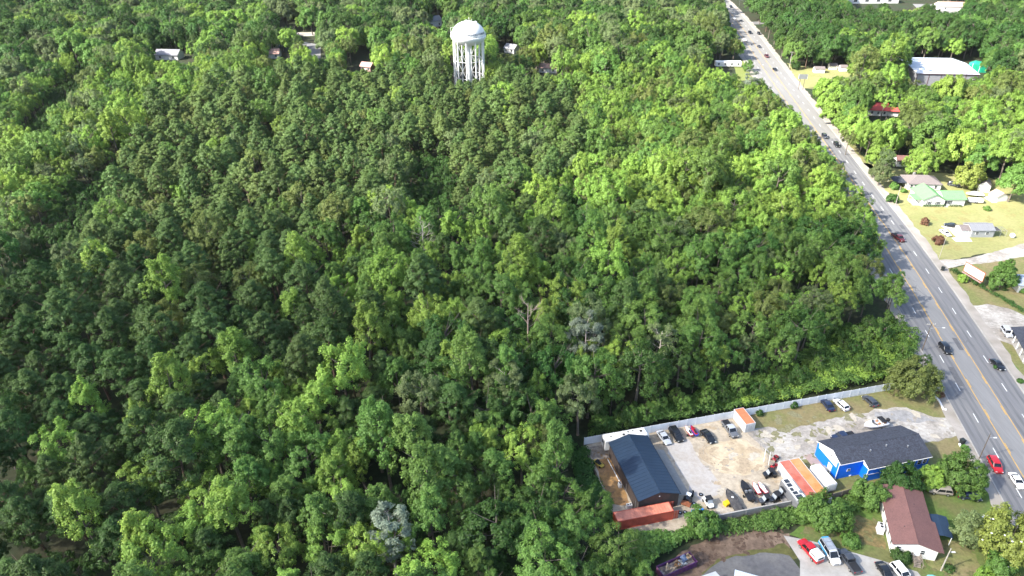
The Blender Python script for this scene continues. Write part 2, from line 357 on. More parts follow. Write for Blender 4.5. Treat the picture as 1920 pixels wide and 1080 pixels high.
# lower right
sheet('house_lawn', [(1478,1002),(1510,975),(1560,940),(1660,912),(1860,905),(1960,1000),(1960,1120),(1700,1120),(1640,1060)], m_lawn_green, 1, .3)
sheet('dirt_bank', [(1225,1120),(1240,1070),(1290,1030),(1345,1000),(1420,985),(1480,1000),(1490,1040),(1440,1045),(1330,1090),(1300,1120)], m_dirt, 2, .5, 1.2)
sheet('grass_strip', [(1315,1075),(1345,1048),(1400,1032),(1470,1018),(1500,1045),(1440,1050),(1370,1060),(1330,1090)], mat('thin_grass', (.085, .085, .028), .95, .35, .8), 3, .4, 1.2)
sheet('asphalt_pad', [(1290,1120),(1312,1082),(1342,1058),(1380,1042),(1435,1036),(1480,1042),(1510,1075),(1540,1120)], mat('worn_asphalt', (.088, .088, .094), .9, .2, .9, color2=(.125, .122, .12), scale2=.1), 4, .35, 1.2)
sheet('concrete_lot', [(1469,1004),(1520,1014),(1600,1036),(1650,1050),(1720,1072),(1760,1120),(1500,1120),(1500,1052)], m_conc, 5, 0)
sheet('dry_patch', [(1700,1010),(1790,1015),(1830,1040),(1840,1075),(1790,1085),(1740,1060)], m_lawn_dry, 2, .5, 1.5)
sheet('worn_patch', [(1560,985),(1610,965),(1660,985),(1660,1030),(1620,1020),(1570,1005)], mat('scruffy_grass', (.10, .10, .035), .95, .4, .8, color2=(.16, .115, .05), scale2=.2), 2, .5, 1.5)
# ---------------------------------------------------------------- vehicles
m_glass = mat('dark_window_glass', (.012, .014, .018), .06, .05, 2, spec=.6)
m_tyre = mat('black_rubber', (.015, .015, .015), .8, .1, 4)
m_rim = mat('alloy_rim', (.42, .43, .45), .35, .05, 4, metal=.7)
m_lamp = mat('clear_lamp', (.75, .75, .72), .15, .03, 4, spec=.6)
m_red_lamp = mat('red_lamp_lens', (.35, .012, .012), .2, .05, 4)
m_trim = mat('black_plastic', (.02, .02, .022), .6, .15, 5)
def paint(name, c, rough=.28): return mat(name, c, rough, .04, 2.5, coat=.5, spec=.5)
PAINT = {k: paint(k + '_car_paint', c) for k, c in dict(black=(.010,.011,.013), white=(.78,.78,.77), silver=(.42,.44,.47), grey=(.12,.125,.135),
    navy=(.014,.024,.06), red=(.42,.012,.018), maroon=(.10,.014,.016), beige=(.30,.27,.23), blue=(.03,.17,.42), charcoal=(.045,.05,.06), dark=(.022,.025,.03)).items()}
DIM = dict(sedan=(4.75,1.82,1.43), coupe=(4.6,1.85,1.32), suv=(4.8,1.92,1.74), hatch=(4.4,1.80,1.5), pickup=(5.75,2.0,1.86), van=(5.6,2.0,2.1), captruck=(5.7,2.0,1.95))
def car_body(kind, k):
    L, W, H = DIM[kind]; h = L/2; w = W/2
    # stations: x, top of lower body, half width
    if kind in ('sedan','coupe'):
        st = [(-h,.72,.80),(-h+.12,.92,.93),(-h+.75,.98,.99),(-.3,.93,1),(.95,.94,1),(h-.75,.86,.98),(h-.18,.74,.88),(h,.55,.74)]
        cab = [(-h+.62,.98),(-h+1.45,H),(.28,H),(1.12,.94)]
    elif kind == 'hatch':
        st = [(-h,.85,.84),(-h+.12,1.0,.95),(-.3,.97,1),(.95,.97,1),(h-.7,.9,.98),(h-.15,.74,.88),(h,.55,.74)]
        cab = [(-h+.12,1.0),(-h+.62,H),(.3,H),(1.15,.97)]
    elif kind == 'suv':
        st = [(-h,.9,.88),(-h+.1,1.08,.97),(-.3,1.06,1),(1.0,1.06,1),(h-.6,1.0,.98),(h-.1,.86,.9),(h,.6,.8)]
        cab = [(-h+.12,1.08),(-h+.42,H),(.5,H),(1.18,1.06)]
    elif kind in ('pickup','captruck'):
        st = [(-h,1.05,.93),(-h+.08,1.1,.98),(-.2,1.1,1),(1.3,1.1,1),(h-.5,1.06,.98),(h-.1,.95,.92),(h,.62,.84)]
        cab = [(-.62,1.1),(-.38,H),(.95,H),(1.62,1.1)]
    else:
        st = [(-h,1.1,.94),(-h+.08,1.2,.99),(.6,1.2,1),(1.5,1.16,1),(h-.5,1.06,.97),(h-.08,.92,.9),(h,.6,.82)]
        cab = [(-h+.1,1.2),(-h+.25,H),(.85,H),(1.8,1.15)]
    return L, W, H, st, cab
def build_vehicle(kind, color, second=None, box=None):
    L, W, H, st, cab = car_body(kind, 0); w = W/2
    root = thing(kind, None, None)
    pm = PAINT[color]; b = MB()
    rings = []
    for x, zt, k in st:
        hw = w*k; rings.append([(x,-hw*.86,.26),(x,-hw,.45),(x,-hw,zt-.16),(x,-hw*.93,zt-.03),(x,-hw*.5,zt+.03),(x,hw*.5,zt+.03),(x,hw*.93,zt-.03),(x,hw,zt-.16),(x,hw,.45),(x,hw*.86,.26)])
    b.loft(rings); b.build('body', pm, root, smooth=38)
    def cabin_ring(x, z, top):
        hw = w*(.80 if top else .93); return [(x,-hw,z),(x,hw,z)]
    (xa,za),(xb,zb),(xc,zc),(xd,zd) = cab
    wb, wt_ = w*.93, w*.78
    gb = MB(); gb.add([(xa,-wb,za-.02),(xa,wb,za-.02),(xb,wt_,zb-.05),(xb,-wt_,zb-.05),(xc,wt_,zc-.05),(xc,-wt_,zc-.05),(xd,wb,zd-.02),(xd,-wb,zd-.02)],
        [(0,1,2,3),(3,2,4,5),(5,4,6,7),(0,3,5,7),(1,6,4,2)])
    gb.build('window_glass', m_glass, root)
    rm = PAINT[second] if second else pm
    rb = MB(); rr = []
    for x, k, dz in ((xb-.05,.9,-.045),(xb+.12,1,.0),((xb+xc)/2,1.02,.025),(xc-.1,1,.0),(xc+.1,.9,-.05)):
        hw = wt_*k+.03; rr.append([(x,-hw,zb-.075+dz),(x,-hw*.94,zb+dz),(x,hw*.94,zb+dz),(x,hw,zb-.075+dz)])
    rb.loft(rr)
    for sy in (-1,1):                                     # pillars join roof and body
        rb.tube([(xa+.02, sy*wb*.99, za), (xb, sy*wt_*1.01, zb-.05)], .05, 5); rb.tube([(xd-.02, sy*wb*.99, zd), (xc, sy*wt_*1.01, zc-.05)], .045, 5)
        xm = (xb+xc)/2; rb.tube([(xm, sy*(wb+.01), za-.02), (xm, sy*(wt_+.01), zb-.05)], .05, 5)
    rb.build('roof', rm, root, smooth=40)
    xs = (L*.30, -L*.29); rad = .34 if kind in ('sedan','coupe','hatch') else .38
    for x in xs:
        for sy in (-1,1):
            wh = MB().wheel((x, sy*(w-.09), rad), (0,1,0), rad, .24).build('wheel', m_tyre, root, smooth=40)
            MB().wheel((x, sy*(w+.025), rad), (0,1,0), rad*.62, .04, 10).build('rim', m_rim, wh)
    f = st[-2]; zl = f[1]-.16
    for sy in (-1,1):
        MB().obox((L/2-.12, sy*w*.66, zl), (.09,0,-.03), (0,.2,0), (.02,0,.075)).build('headlight', m_lamp, root)
        MB().obox((-L/2+.03, sy*w*.72, st[0][1]-.08), (.05,0,0), (0,.17,0), (0,0,.10)).build('tail_light', m_red_lamp, root)
        MB().obox((xd-.25, sy*(w+.09), zd+.06), (.06,0,0), (0,.1,0), (0,0,.07)).build('mirror', pm, root)
    MB().box(L/2-.04, L/2+.03, -w*.5, w*.5, .40, .58).build('grille', m_trim, root)
    if kind == 'pickup':
        bb = MB(); x0, x1 = -L/2+.12, -.72
        bb.box(x0, x1, -w*.8, w*.8, 1.10, 1.142)
        bb.build('truck_bed', m_trim if not box else PAINT[box], root)
    if kind == 'captruck':
        bb = MB(); cr = []
        for x, k in ((-L/2+.02,.95),(-L/2+.15,1),(-.75,1),(-.66,.95)):
            cr.append([(x,-w*.97*k,1.09),(x,-w*.9*k,H+.02),(x,-w*.5*k,H+.1),(x,w*.5*k,H+.1),(x,w*.9*k,H+.02),(x,w*.97*k,1.09)])
        bb.loft(cr); cp = bb.build('bed_cap', PAINT['white'], root, smooth=35)
        MB().box(-L/2-.02, -L/2+.03, -w*.6, w*.6, 1.35, 1.8).build('window', m_glass, cp)
        for sy in (-1, 1):
            MB().box(-2.3, -1.1, sy*w*.95-.012, sy*w*.95+.012, 1.5, 1.75).build('window', m_glass, cp)
    if kind == 'van' and box == 'rack':
        rk = MB()
        for x in (-2.2,-1.3,-.4,.4): rk.box(x-.04, x+.04, -.8, .8, H+.06, H+.12)
        for y in (-.8,.8): rk.box(-2.3, .5, y-.04, y+.04, H+.05, H+.13)
        rk.build('roof_rack', m_rim, root)
        pn = MB()
        pn.box(-2.25,-1.25,-.68,.68,H+.13,H+.17); pn.box(-1.15,-.2,-.68,.68,H+.13,H+.17); pn.box(-.1,.45,-.68,.68,H+.13,H+.17)
        wr = MB()
        for sy in (-1,1): wr.box(-2.72, .7, sy*(w+.012)-.012, sy*(w+.012)+.012, .5, 1.12)
        wr.box(-2.83, -2.79, -w*.85, w*.85, .5, 1.1); wr.box(-2.66, -2.2, -w*.72, w*.72, H+.012, H+.03); wr.build('side_panel', mat('sky_blue_vinyl', (.05,.30,.55), .4, .1, 2), root)
        pn.build('roof_panel', mat('grey_roof_panel', (.25,.28,.32), .4, .1, 3), root)
    return root
PROTO = {}
def vehicle(name, kind, color, rear, front, label, cat, group=None, second=None, box=None, z=0):
    key = (kind, color, second, box); a, b = G(*rear), G(*front); c = (a+b)/2; rz = ang(a, b)
    if key in PROTO: o = copy_tree(PROTO[key])
    else: o = PROTO[key] = build_vehicle(kind, color, second, box)
    o.name = name; o.location = (c.x, c.y, z); o.rotation_euler = (0,0,rz)
    for q in ('group',):
        if q in o: del o[q]
    return tag(o, label, cat, group)
def kp(x, y): return (1080+x/4.8, 780+y/4.8)
GY = 'vehicles parked along the white fence'
vehicle('parked_car', 'sedan', 'silver', kp(750,158), kp(828,262), 'silver sedan parked nose out beside the white camper by the fence', 'car', GY)
vehicle('parked_car', 'suv', 'black', kp(862,135), kp(935,235), 'black suv parked between the silver sedan and the jet skis', 'car', GY)
vehicle('parked_car', 'coupe', 'black', kp(1148,155), kp(1222,245), 'low black coupe parked alone between the jet skis and grey pickup', 'car', GY)
vehicle('pickup_truck', 'pickup', 'grey', kp(1342,80), kp(1420,190), 'grey pickup truck with pale cab roof beside the small orange roofed container', 'pickup truck', GY, second='silver')
def lp(x, y): return (1380+x/4.571, 680+y/4.571)
GL = 'cars parked on the grass by the fence'
vehicle('parked_car', 'sedan', 'navy', lp(812,418), lp(742,332), 'dark navy sedan parked on grass left of the white hatchback', 'car', GL)
vehicle('parked_car', 'hatch', 'white', lp(938,412), lp(855,338), 'white hatchback parked on the grass by the white fence', 'car', GL)
vehicle('parked_car', 'hatch', 'charcoal', lp(1188,385), lp(1098,302), 'dark grey hatchback parked on grass nearest the road', 'car', GL)
vehicle('pickup_truck', 'pickup', 'navy', lp(1015,632), lp(812,672), 'navy blue pickup truck parked behind the blue house roof', 'pickup truck')
# road traffic
vehicle('driving_car', 'suv', 'black', (1763,647), (1779,667), 'black suv driving down the road beside the round roadside tree', 'car', 'cars on the road')
vehicle('driving_car', 'sedan', 'black', (1861,679), (1877,695), 'black sedan driving in the outer right lane of the road', 'car', 'cars on the road')
vehicle('driving_car', 'suv', 'red', (1856,862), (1872,889), 'bright red suv driving on the road near the dark lamp pole', 'car', 'cars on the road')
vehicle('driving_car', 'coupe', 'white', (1897,893), (1913,917), 'white car driving just behind the bright red suv', 'car', 'cars on the road')
vehicle('driving_car', 'pickup', 'maroon', (1676,443), (1691,454), 'dark maroon pickup on the road beside the lawn with small shrubs', 'pickup truck', 'cars on the road')
FAR = [('suv','charcoal',(1541,253),(1551,263),'dark grey suv in tree shade halfway up the road'),('suv','black',(1563,268),(1573,280),'black suv on the road half hidden behind treetops'),
 ('sedan','black',(1449,129),(1456,135),'small black car on far road opposite the lone verge tree'),('pickup','maroon',(1433,103),(1441,111),'red pickup on far road by the tree shadow'),
 ('sedan','charcoal',(1420,86),(1426,92),'dark grey car on far road above the red pickup'),('suv','black',(1403,60),(1409,66),'black suv in middle of far road near the crossing'),
 ('coupe','white',(1393,74),(1399,79),'white car on left side of the far road'),('suv','dark',(1420,62),(1425,67),'dark suv at the right edge of the far road'),
 ('sedan','dark',(1387,38),(1392,43),'dark car waiting at the far crossing'),('sedan','silver',(1374,34),(1379,38),'pale car beyond the far crossing'),('suv','black',(1368,11),(1373,17),'farthest dark suv at top of the road')]
for kind, c, a, b, lab in FAR:
    vehicle('driving_car', kind, c, a, b, lab, 'pickup truck' if kind == 'pickup' else 'car', 'cars on the road')
# gravel lot east of the road
def ep(x, y): return (1720+x/6.75, 560+y/6.75)
vehicle('parked_car', 'suv', 'silver', ep(1085,395), ep(1160,500), 'silver suv parked on pale gravel beside the grey porch roof', 'car', 'cars on the gravel lot')
vehicle('parked_car', 'sedan', 'navy', ep(1225,420), ep(1300,520), 'navy sedan parked on pale gravel right of the silver suv', 'car', 'cars on the gravel lot')
vehicle('parked_car', 'suv', 'dark', ep(1345,440), ep(1420,545), 'dark suv at right edge of the gravel lot', 'car', 'cars on the gravel lot')
# concrete lot at the bottom
def cp_(x, y): return (1520+x/4.5, 840+y/4.5)
GB = 'vehicles on the concrete lot'
vehicle('pickup_truck', 'captruck', 'red', (1533,1054), (1503,1020), 'red pickup truck with a white bed cap on concrete lot', 'pickup truck', GB)
vehicle('parked_van', 'van', 'white', (1541,1018), (1568,1062), 'blue van with white nose and roof panels beside red pickup', 'van', GB, second='silver', box='rack')
vehicle('pickup_truck', 'pickup', 'charcoal', (1605,1076), (1577,1037), 'charcoal pickup truck with black bed cover beside the blue van', 'pickup truck', GB)
vehicle('parked_car', 'sedan', 'black', (1648,1061), (1669,1092), 'black sedan cut by the bottom edge left of the white suv', 'car', GB)
vehicle('parked_car', 'suv', 'white', (1676,1063), (1702,1094), 'white suv on concrete lot right of the black sedan', 'car', GB)
vehicle('parked_car', 'suv', 'beige', (1781,926), (1741,921), 'beige suv parked on grass beside the brown roofed house', 'car', 'cars by the brown roofed house')
vehicle('parked_car', 'sedan', 'navy', (1796,931), (1836,937), 'dark blue car parked behind the grey conical bush', 'car', 'cars by the brown roofed house')
def gp(x, y): return (1690+x/6.75, 310+y/6.75)
vehicle('parked_car', 'sedan', 'black', gp(700,790), gp(550,765), 'black car in front of the small grey house', 'car', 'cars on the small grey house drive')
vehicle('parked_car', 'sedan', 'white', gp(500,840), gp(600,905), 'white car parked on the grass by thin utility pole', 'car', 'cars on the small grey house drive')
vehicle('parked_car', 'suv', 'charcoal', gp(600,250), gp(720,275), 'dark grey car under the round yellow green tree', 'car')

# blue van lettering bars and white nose
# ---------------------------------------------------------------- boats and yard machines
m_hull_white = mat('white_gelcoat', (.78,.78,.76), .25, .04, 2, coat=.3)
m_hull_black = mat('black_gelcoat', (.02,.021,.024), .3, .1, 2)
m_vinyl = mat('tan_vinyl', (.36,.17,.075), .6, .2, 2)
m_canvas_black = mat('black_canvas', (.02,.021,.025), .85, .25, 3)
m_canvas_grey = mat('grey_boat_cover', (.055,.053,.055), .9, .3, 1.5, color2=(.085,.08,.075), scale2=.8)
m_steel = mat('galvanised_steel', (.35,.36,.37), .45, .15, 3, metal=.6)
m_redgel = mat('red_gelcoat', (.36,.012,.022), .3, .1, 2, coat=.3); m_bluegel = mat('blue_gelcoat', (.02,.07,.42), .3, .1, 2, coat=.3)
def place(o, stern, bow, z=0):
    a, b = G(*stern), G(*bow); c = (a+b)/2; o.location = (c.x, c.y, z); o.rotation_euler = (0,0,ang(a,b)); return o
def hull_rings(L, W, H, flat=.35, z0=.1):
    rings = []
    for t, k, dz in ((0,.86,0),(.08,.95,0),(.35,1,0),(.6,.97,.03),(.78,.78,.08),(.9,.48,.14),(.97,.2,.19),(1,.03,.22)):
        x = -L/2+L*t; w = W/2*k; rings.append([(x,-w,z0+H+dz),(x,-w*.92,z0+H*.55+dz),(x,-w*flat,z0+H*.12+dz*2),(x,0,z0+dz*2.4),(x,w*flat,z0+H*.12+dz*2),(x,w*.92,z0+H*.55+dz),(x,w,z0+H+dz)])
    return rings
def boat_trailer(L, W, label, stern, bow, group=None):
    t = thing('boat_trailer', label, 'trailer', group=group); f = MB()
    for y in (-W*.3, W*.3): f.box(-L*.45, L*.3, y-.05, y+.05, .38, .48)
    for s in (-1,1): f.tube([(L*.3,s*W*.3,.43),(L*.52,0,.43)], .05)
    f.tube([(L*.52,0,.43),(L*.62,0,.43)], .05)
    for x in (-L*.4,-L*.1,L*.2): f.box(x-.04,x+.04,-W*.42,W*.42,.39,.47)
    f.build('frame', m_steel, t)
    for s in (-1,1): MB().wheel((-L*.18, s*W*.5, .3), (0,1,0), .3, .2).build('wheel', m_tyre, t)
    return place(t, stern, bow)
def jet_ski(main, accent, label, stern, bow, group, white_top=False):
    t = thing('jet_ski', label, 'jet ski', group=group)
    MB().loft(hull_rings(3.3,1.15,.55,.4,.45)).build('hull', main, t, smooth=40)
    d = MB()
    d.loft([[(x,-w,z0),(x,-w*.7,z1),(x,w*.7,z1),(x,w,z0)] for x,w,z0,z1 in ((-1.55,.42,.98,1.04),(-.6,.46,.98,1.08),(.2,.5,1.0,1.32),(.75,.42,1.05,1.3),(1.5,.1,1.15,1.2))])
    d.build('deck', accent, t, smooth=40)
    s = MB(); s.loft([[(x,-w,1.0),(x,-w*.6,z),(x,w*.6,z),(x,w,1.0)] for x,w,z in ((-1.2,.16,1.2),(-.9,.22,1.38),(-.3,.2,1.34),(.1,.14,1.3))]); s.build('seat', m_hull_white if white_top else m_trim, t, smooth=40)
    hb = MB(); hb.tube([(.35,-.38,1.45),(.42,0,1.5),(.35,.38,1.45)], .035); hb.tube([(.55,0,1.25),(.42,0,1.5)], .05); hb.build('handlebar', m_trim, t)
    return place(t, stern, bow)
def qp(x, y): return (1280+x/6.857, 850+y/6.857)
jet_ski(m_redgel, m_hull_white, 'red and white jet ski beside the blue jet ski by fence', kp(1035,195), kp(985,125), 'jet skis')
jet_ski(m_bluegel, m_redgel, 'blue jet ski with red deck right of its red twin', kp(1080,190), kp(1032,120), 'jet skis')
boat_trailer(3.4,2.4,'steel trailer under the red and blue jet skis by fence', kp(1058,194), kp(1010,124))
jet_ski(m_redgel, m_hull_white, 'red and white jet ski beside the narrow black boat', qp(985,565), qp(890,405), 'jet skis', True)
jet_ski(m_redgel, m_hull_white, 'dark red and white jet ski right of the other white one', qp(1070,545), qp(965,412), 'jet skis', True)
boat_trailer(3.4,2.4,'steel trailer under the two white seated jet skis', qp(1030,560), qp(930,410))
# bass boat
t = thing('bass_boat', 'narrow black bass boat with pointed bow in the sandy yard', 'boat')
MB().loft(hull_rings(5.7,2.0,.62,.45,.4)).build('hull', m_hull_black, t, smooth=40)
d = MB(); d.loft([[(x,-w,z),(x,w,z),(x,w,z+.05),(x,-w,z+.05)] for x,w,z in ((-2.6,.78,.96),(-.9,.86,.96),(.6,.86,1.0),(1.9,.62,1.06),(2.5,.25,1.12))]); d.build('deck', m_canvas_grey, t)
for y in (-.42,.42):
    c = MB(); c.loft([[(-.75,y-.25,z),(-.25,y-.25,z),(-.25,y+.25,z),(-.75,y+.25,z)] for z in (1.0,1.35)]); c.loft([[(-.85,y-.25,1.0),(-.72,y-.25,1.0),(-.72,y+.25,1.0),(-.85,y+.25,1.0)],[(-.9,y-.2,1.75),(-.8,y-.2,1.75),(-.8,y+.2,1.75),(-.9,y+.2,1.75)]]); c.build('seat', m_steel, t)
MB().obox((.1,0,1.25),(.2,0,-.1),(0,.6,0),(.02,0,.18)).build('console', m_trim, t)
o = MB(); o.loft([[(-3.3+dx,-w,z),(-2.9-dx,-w,z),(-2.9-dx,w,z),(-3.3+dx,w,z)] for dx,w,z in ((.1,.1,.5),(.05,.12,1.0),(0,.22,1.15),(0,.24,1.5),(.1,.14,1.65))]); o.build('outboard_motor', m_trim, t, smooth=40)
place(t, qp(890,645), qp(748,385))
boat_trailer(5.6,2.2,'steel trailer under the narrow black bass boat', qp(890,645), qp(748,385))
# covered boat
t = thing('covered_boat', 'long boat under a dark grey cover near the block wall', 'boat')
MB().loft(hull_rings(6.4,2.2,.6,.45,.4)).build('hull', m_hull_black, t, smooth=40)
c = MB(); rr = []
for x,w,z in ((-3.22,.96,1.05),(-3.0,1.08,1.12),(-1.8,1.14,1.26),(-.6,1.13,1.2),(.3,1.12,1.42),(1.0,1.0,1.3),(2.0,.8,1.22),(2.8,.42,1.25),(3.2,.08,1.22)):
    rr.append([(x,-w,.82),(x,-w*.97,z-.16),(x,-w*.4,z-.02+.04*math.sin(x*3)),(x,0,z+.03),(x,w*.4,z-.02+.04*math.sin(x*2+1)),(x,w*.97,z-.16),(x,w,.82)])
c.loft(rr); c.build('cover', m_canvas_grey, t, smooth=60)
MB().lathe([(.0,0),(.26,.0),(.24,.06),(0,.08)],14,(.45,.1,1.42)).build('hatch', m_hull_white, t)
place(t, qp(735,790), qp(560,500))
boat_trailer(6.2,2.3,'dark trailer tongue under the covered grey boat', qp(735,790), qp(545,470))
t = thing('storage_bin', 'bright yellow lidded bin beside the covered grey boat', 'bin')
m_yel = mat('yellow_plastic', (.72,.45,.01), .5, .15, 3)
MB().loft([[(-w,-d,z),(w,-d,z),(w,d,z),(-w,d,z)] for w,d,z in ((.55,.45,0),(.65,.52,.75))]).build('tub', m_yel, t)
MB().loft([[(-w,-d,z),(w,-d,z),(w,d,z),(-w,d,z)] for w,d,z in ((.72,.58,.75),(.72,.58,.82),(.55,.4,.95))]).build('lid', m_yel, t)
c = G(*qp(562,665)); t.location = c; t.rotation_euler = (0,0,.5)
# bowrider
t = thing('speedboat', 'white speedboat with tan cockpit and folded black canopy behind the blue house', 'boat')
MB().loft(hull_rings(6.3,2.4,.85,.45,.45)).build('hull', m_hull_white, t, smooth=40)
d = MB(); rim = [(-3.05,1.08),(-1,1.15),(.8,1.12),(1.9,.86),(2.7,.4),(3.05,.06)]; inn = [(-2.7,.96),(-1,1.01),(.8,.97),(1.7,.72),(2.35,.3),(2.6,.05)]
for s in (-1,1):
    vs = [(x,s*w,1.33+max(0,x)*.06) for x,w in rim] + [(x,s*w,1.36+max(0,x)*.06) for x,w in inn]
    d.add(vs, [(i,i+1,7+i,6+i) for i in range(5)])
d.box(-3.05,-2.6,-1.08,1.08,1.24,1.36); d.build('deck', m_hull_white, t)
f = MB(); f.loft([[(x,-w,z),(x,w,z),(x,w,z+.04),(x,-w,z+.04)] for x,w,z in ((-2.6,.95,1.18),(.8,.95,1.18),(1.8,.6,1.22),(2.5,.1,1.28))]); f.build('cockpit_floor', m_vinyl, t)
for x,y,w,dd in ((-2.2,0,.3,.75),(-.6,-.5,.25,.25),(-.6,.5,.25,.25),(1.4,.45,.3,.12),(1.4,-.45,.3,.12)):
    s = MB(); s.box(x-w,x+w,y-dd,y+dd,1.2,1.42); s.box(x-w,x-w+.12,y-dd,y+dd,1.42,1.7); s.build('seat', m_vinyl if x<0 else m_hull_white, t)
wsd = MB(); wsd.add([(.3,-1.0,1.38),(.3,1.0,1.38),(.1,.9,1.75),(.1,-.9,1.75),(.9,0,1.42),(.55,0,1.8)], [(0,4,5,3),(4,1,2,5)]); wsd.build('windscreen', m_glass, t)
bm_ = MB(); bm_.obox((-1.6,0,2.15),(.75,0,.05),(0,1.05,0),(0,0,.04))
for s in (-1,1): bm_.tube([(-1.2,s*1.05,1.36),(-1.0,s*1.0,2.15)],.025); bm_.tube([(-1.2,s*1.05,1.36),(-2.2,s*1.0,2.1)],.025)
bm_.build('canopy', m_canvas_black, t)
o = MB(); o.loft([[(-3.75+dx,-w,z),(-3.15-dx,-w,z),(-3.15-dx,w,z),(-3.75+dx,w,z)] for dx,w,z in ((.15,.1,.4),(.1,.14,1.2),(0,.3,1.35),(0,.32,1.85),(.12,.2,2.05))]); o.build('outboard_motor', m_trim, t, smooth=40)
place(t, (1664,796), (1614,806))
boat_trailer(6.2,2.5,'steel trailer under the white speedboat behind the blue house', (1664,796), (1614,806))

def utv(label, rear, front, roofm, bodym, group='side by side utility vehicles'):
    t = thing('utility_vehicle', label, 'utility vehicle', group=group)
    b = MB(); b.loft([[(x,-w,z0),(x,-w,z1),(x,-w*.6,z1+.06),(x,w*.6,z1+.06),(x,w,z1),(x,w,z0)] for x,w,z0,z1 in ((-1.5,.62,.55,.95),(-1.3,.72,.45,1.0),(-.6,.72,.4,1.0),(-.55,.7,.4,.6),(.5,.7,.4,.6),(.6,.7,.4,.98),(1.1,.62,.45,.95),(1.5,.45,.55,.75))]); b.build('body', bodym, t, smooth=35)
    c = MB()
    for s in (-1,1):
        c.tube([(-.75,s*.68,.95),(-.6,s*.6,1.85),(.2,s*.6,1.85),(.75,s*.66,.95)], .035)
    c.build('roll_cage', m_trim, t)
    MB().obox((-.2,0,1.9),(.62,0,0),(0,.7,0),(0,0,.04)).build('roof', roofm, t)
    for y in (-.3,.3):
        s = MB(); s.box(-.5,-.05,y-.22,y+.22,.6,.8); s.box(-.55,-.42,y-.22,y+.22,.7,1.3); s.build('seat', m_trim, t)
    MB().add([(.72,-.6,1.0),(.72,.6,1.0),(.3,.55,1.8),(.3,-.55,1.8)],[(0,1,2,3)]).build('windscreen', mat('hazy_windscreen', (.3,.33,.36), .15, .05, 3), t)
    for x in (-1.0,1.0):
        for s in (-1,1): MB().wheel((x,s*.66,.33),(0,1,0),.33,.26).build('wheel', m_tyre, t)
    return place(t, rear, front)
m_blk = PAINT['black']
utv('black utility vehicle standing alone beside the orange container roofs', qp(1185,285), qp(1040,300), m_canvas_black, m_blk)
utv('black roofed utility vehicle leftmost beside the silver camper', qp(1120,620), qp(1000,640), m_canvas_black, PAINT['charcoal'])
utv('black roofed utility vehicle in the middle of the machines by camper', qp(1240,575), qp(1130,625), m_canvas_black, m_blk)
utv('black roofed utility vehicle touching the side of the silver camper', qp(1340,520), qp(1215,545), m_canvas_black, m_blk)
utv('white and black utility vehicle parked by the blue tarp', (1321,935), (1335,957), m_canvas_black, PAINT['white'])
def flat_trailer(label, rear, front, L=3.2, W=1.8):
    t = thing('utility_trailer', label, 'trailer', group='small utility trailers'); 
    MB().box(-L/2,L/2,-W/2,W/2,.5,.56).build('deck', mat('weathered_deck', (.23,.22,.21), .9, .3, 2), t)
    f = MB()
    for y in (-W/2,W/2): f.tube([(-L/2,y,.95),(L/2,y,.95)],.035); [f.tube([(x,y,.5),(x,y,.95)],.03) for x in (-L/2,0,L/2)]
    f.tube([(L/2,-W/2,.95),(L/2,W/2,.95)],.035); f.tube([(L/2,-W/2,.5),(L/2+1.1,0,.45),(L/2,W/2,.5)],.05); f.build('frame', m_trim, t)
    for s in (-1,1): MB().wheel((-.2,s*(W/2+.12),.32),(0,1,0),.32,.2).build('wheel', m_tyre, t)
    return place(t, rear, front)
flat_trailer('small railed trailer with bare deck against the block wall', qp(1155,720), qp(1080,630))
flat_trailer('small railed trailer with pale load beside the silver camper', qp(1365,680), qp(1285,590))
def quad(label, rear, front, bodym):
    t = thing('quad_bike', label, 'quad bike', group='quad bikes')
    b = MB(); b.loft([[(x,-w,.5),(x,-w*.7,z),(x,w*.7,z),(x,w,.5)] for x,w,z in ((-.95,.45,.75),(-.6,.5,.8),(-.2,.22,.85),(.25,.25,.95),(.6,.5,.85),(.95,.4,.72))]); b.build('body', bodym, t, smooth=40)
    MB().loft([[(x,-.17,.82),(x,-.12,z),(x,.12,z),(x,.17,.82)] for x,z in ((-.7,.95),(-.2,.98),(.15,.92))]).build('seat', m_trim, t, smooth=40)
    h = MB(); h.tube([(.15,-.4,1.12),(.3,0,1.15),(.15,.4,1.12)],.03); h.tube([(.42,0,.9),(.3,0,1.15)],.04); h.build('handlebar', m_trim, t)
    for x in (-.65,.65):
        for s in (-1,1): MB().wheel((x,s*.5,.28),(0,1,0),.28,.24).build('wheel', m_tyre, t)
    return place(t, rear, front)
quad('black quad bike by the wall behind the white utility vehicle', (1334,964), (1344,972), m_blk)
quad('red quad bike at the far end of the long containers', qp(1165,105), qp(1210,55), PAINT['red'])
quad('dark red quad bike against the pale container end', qp(1150,195), qp(1195,170), PAINT['red'])
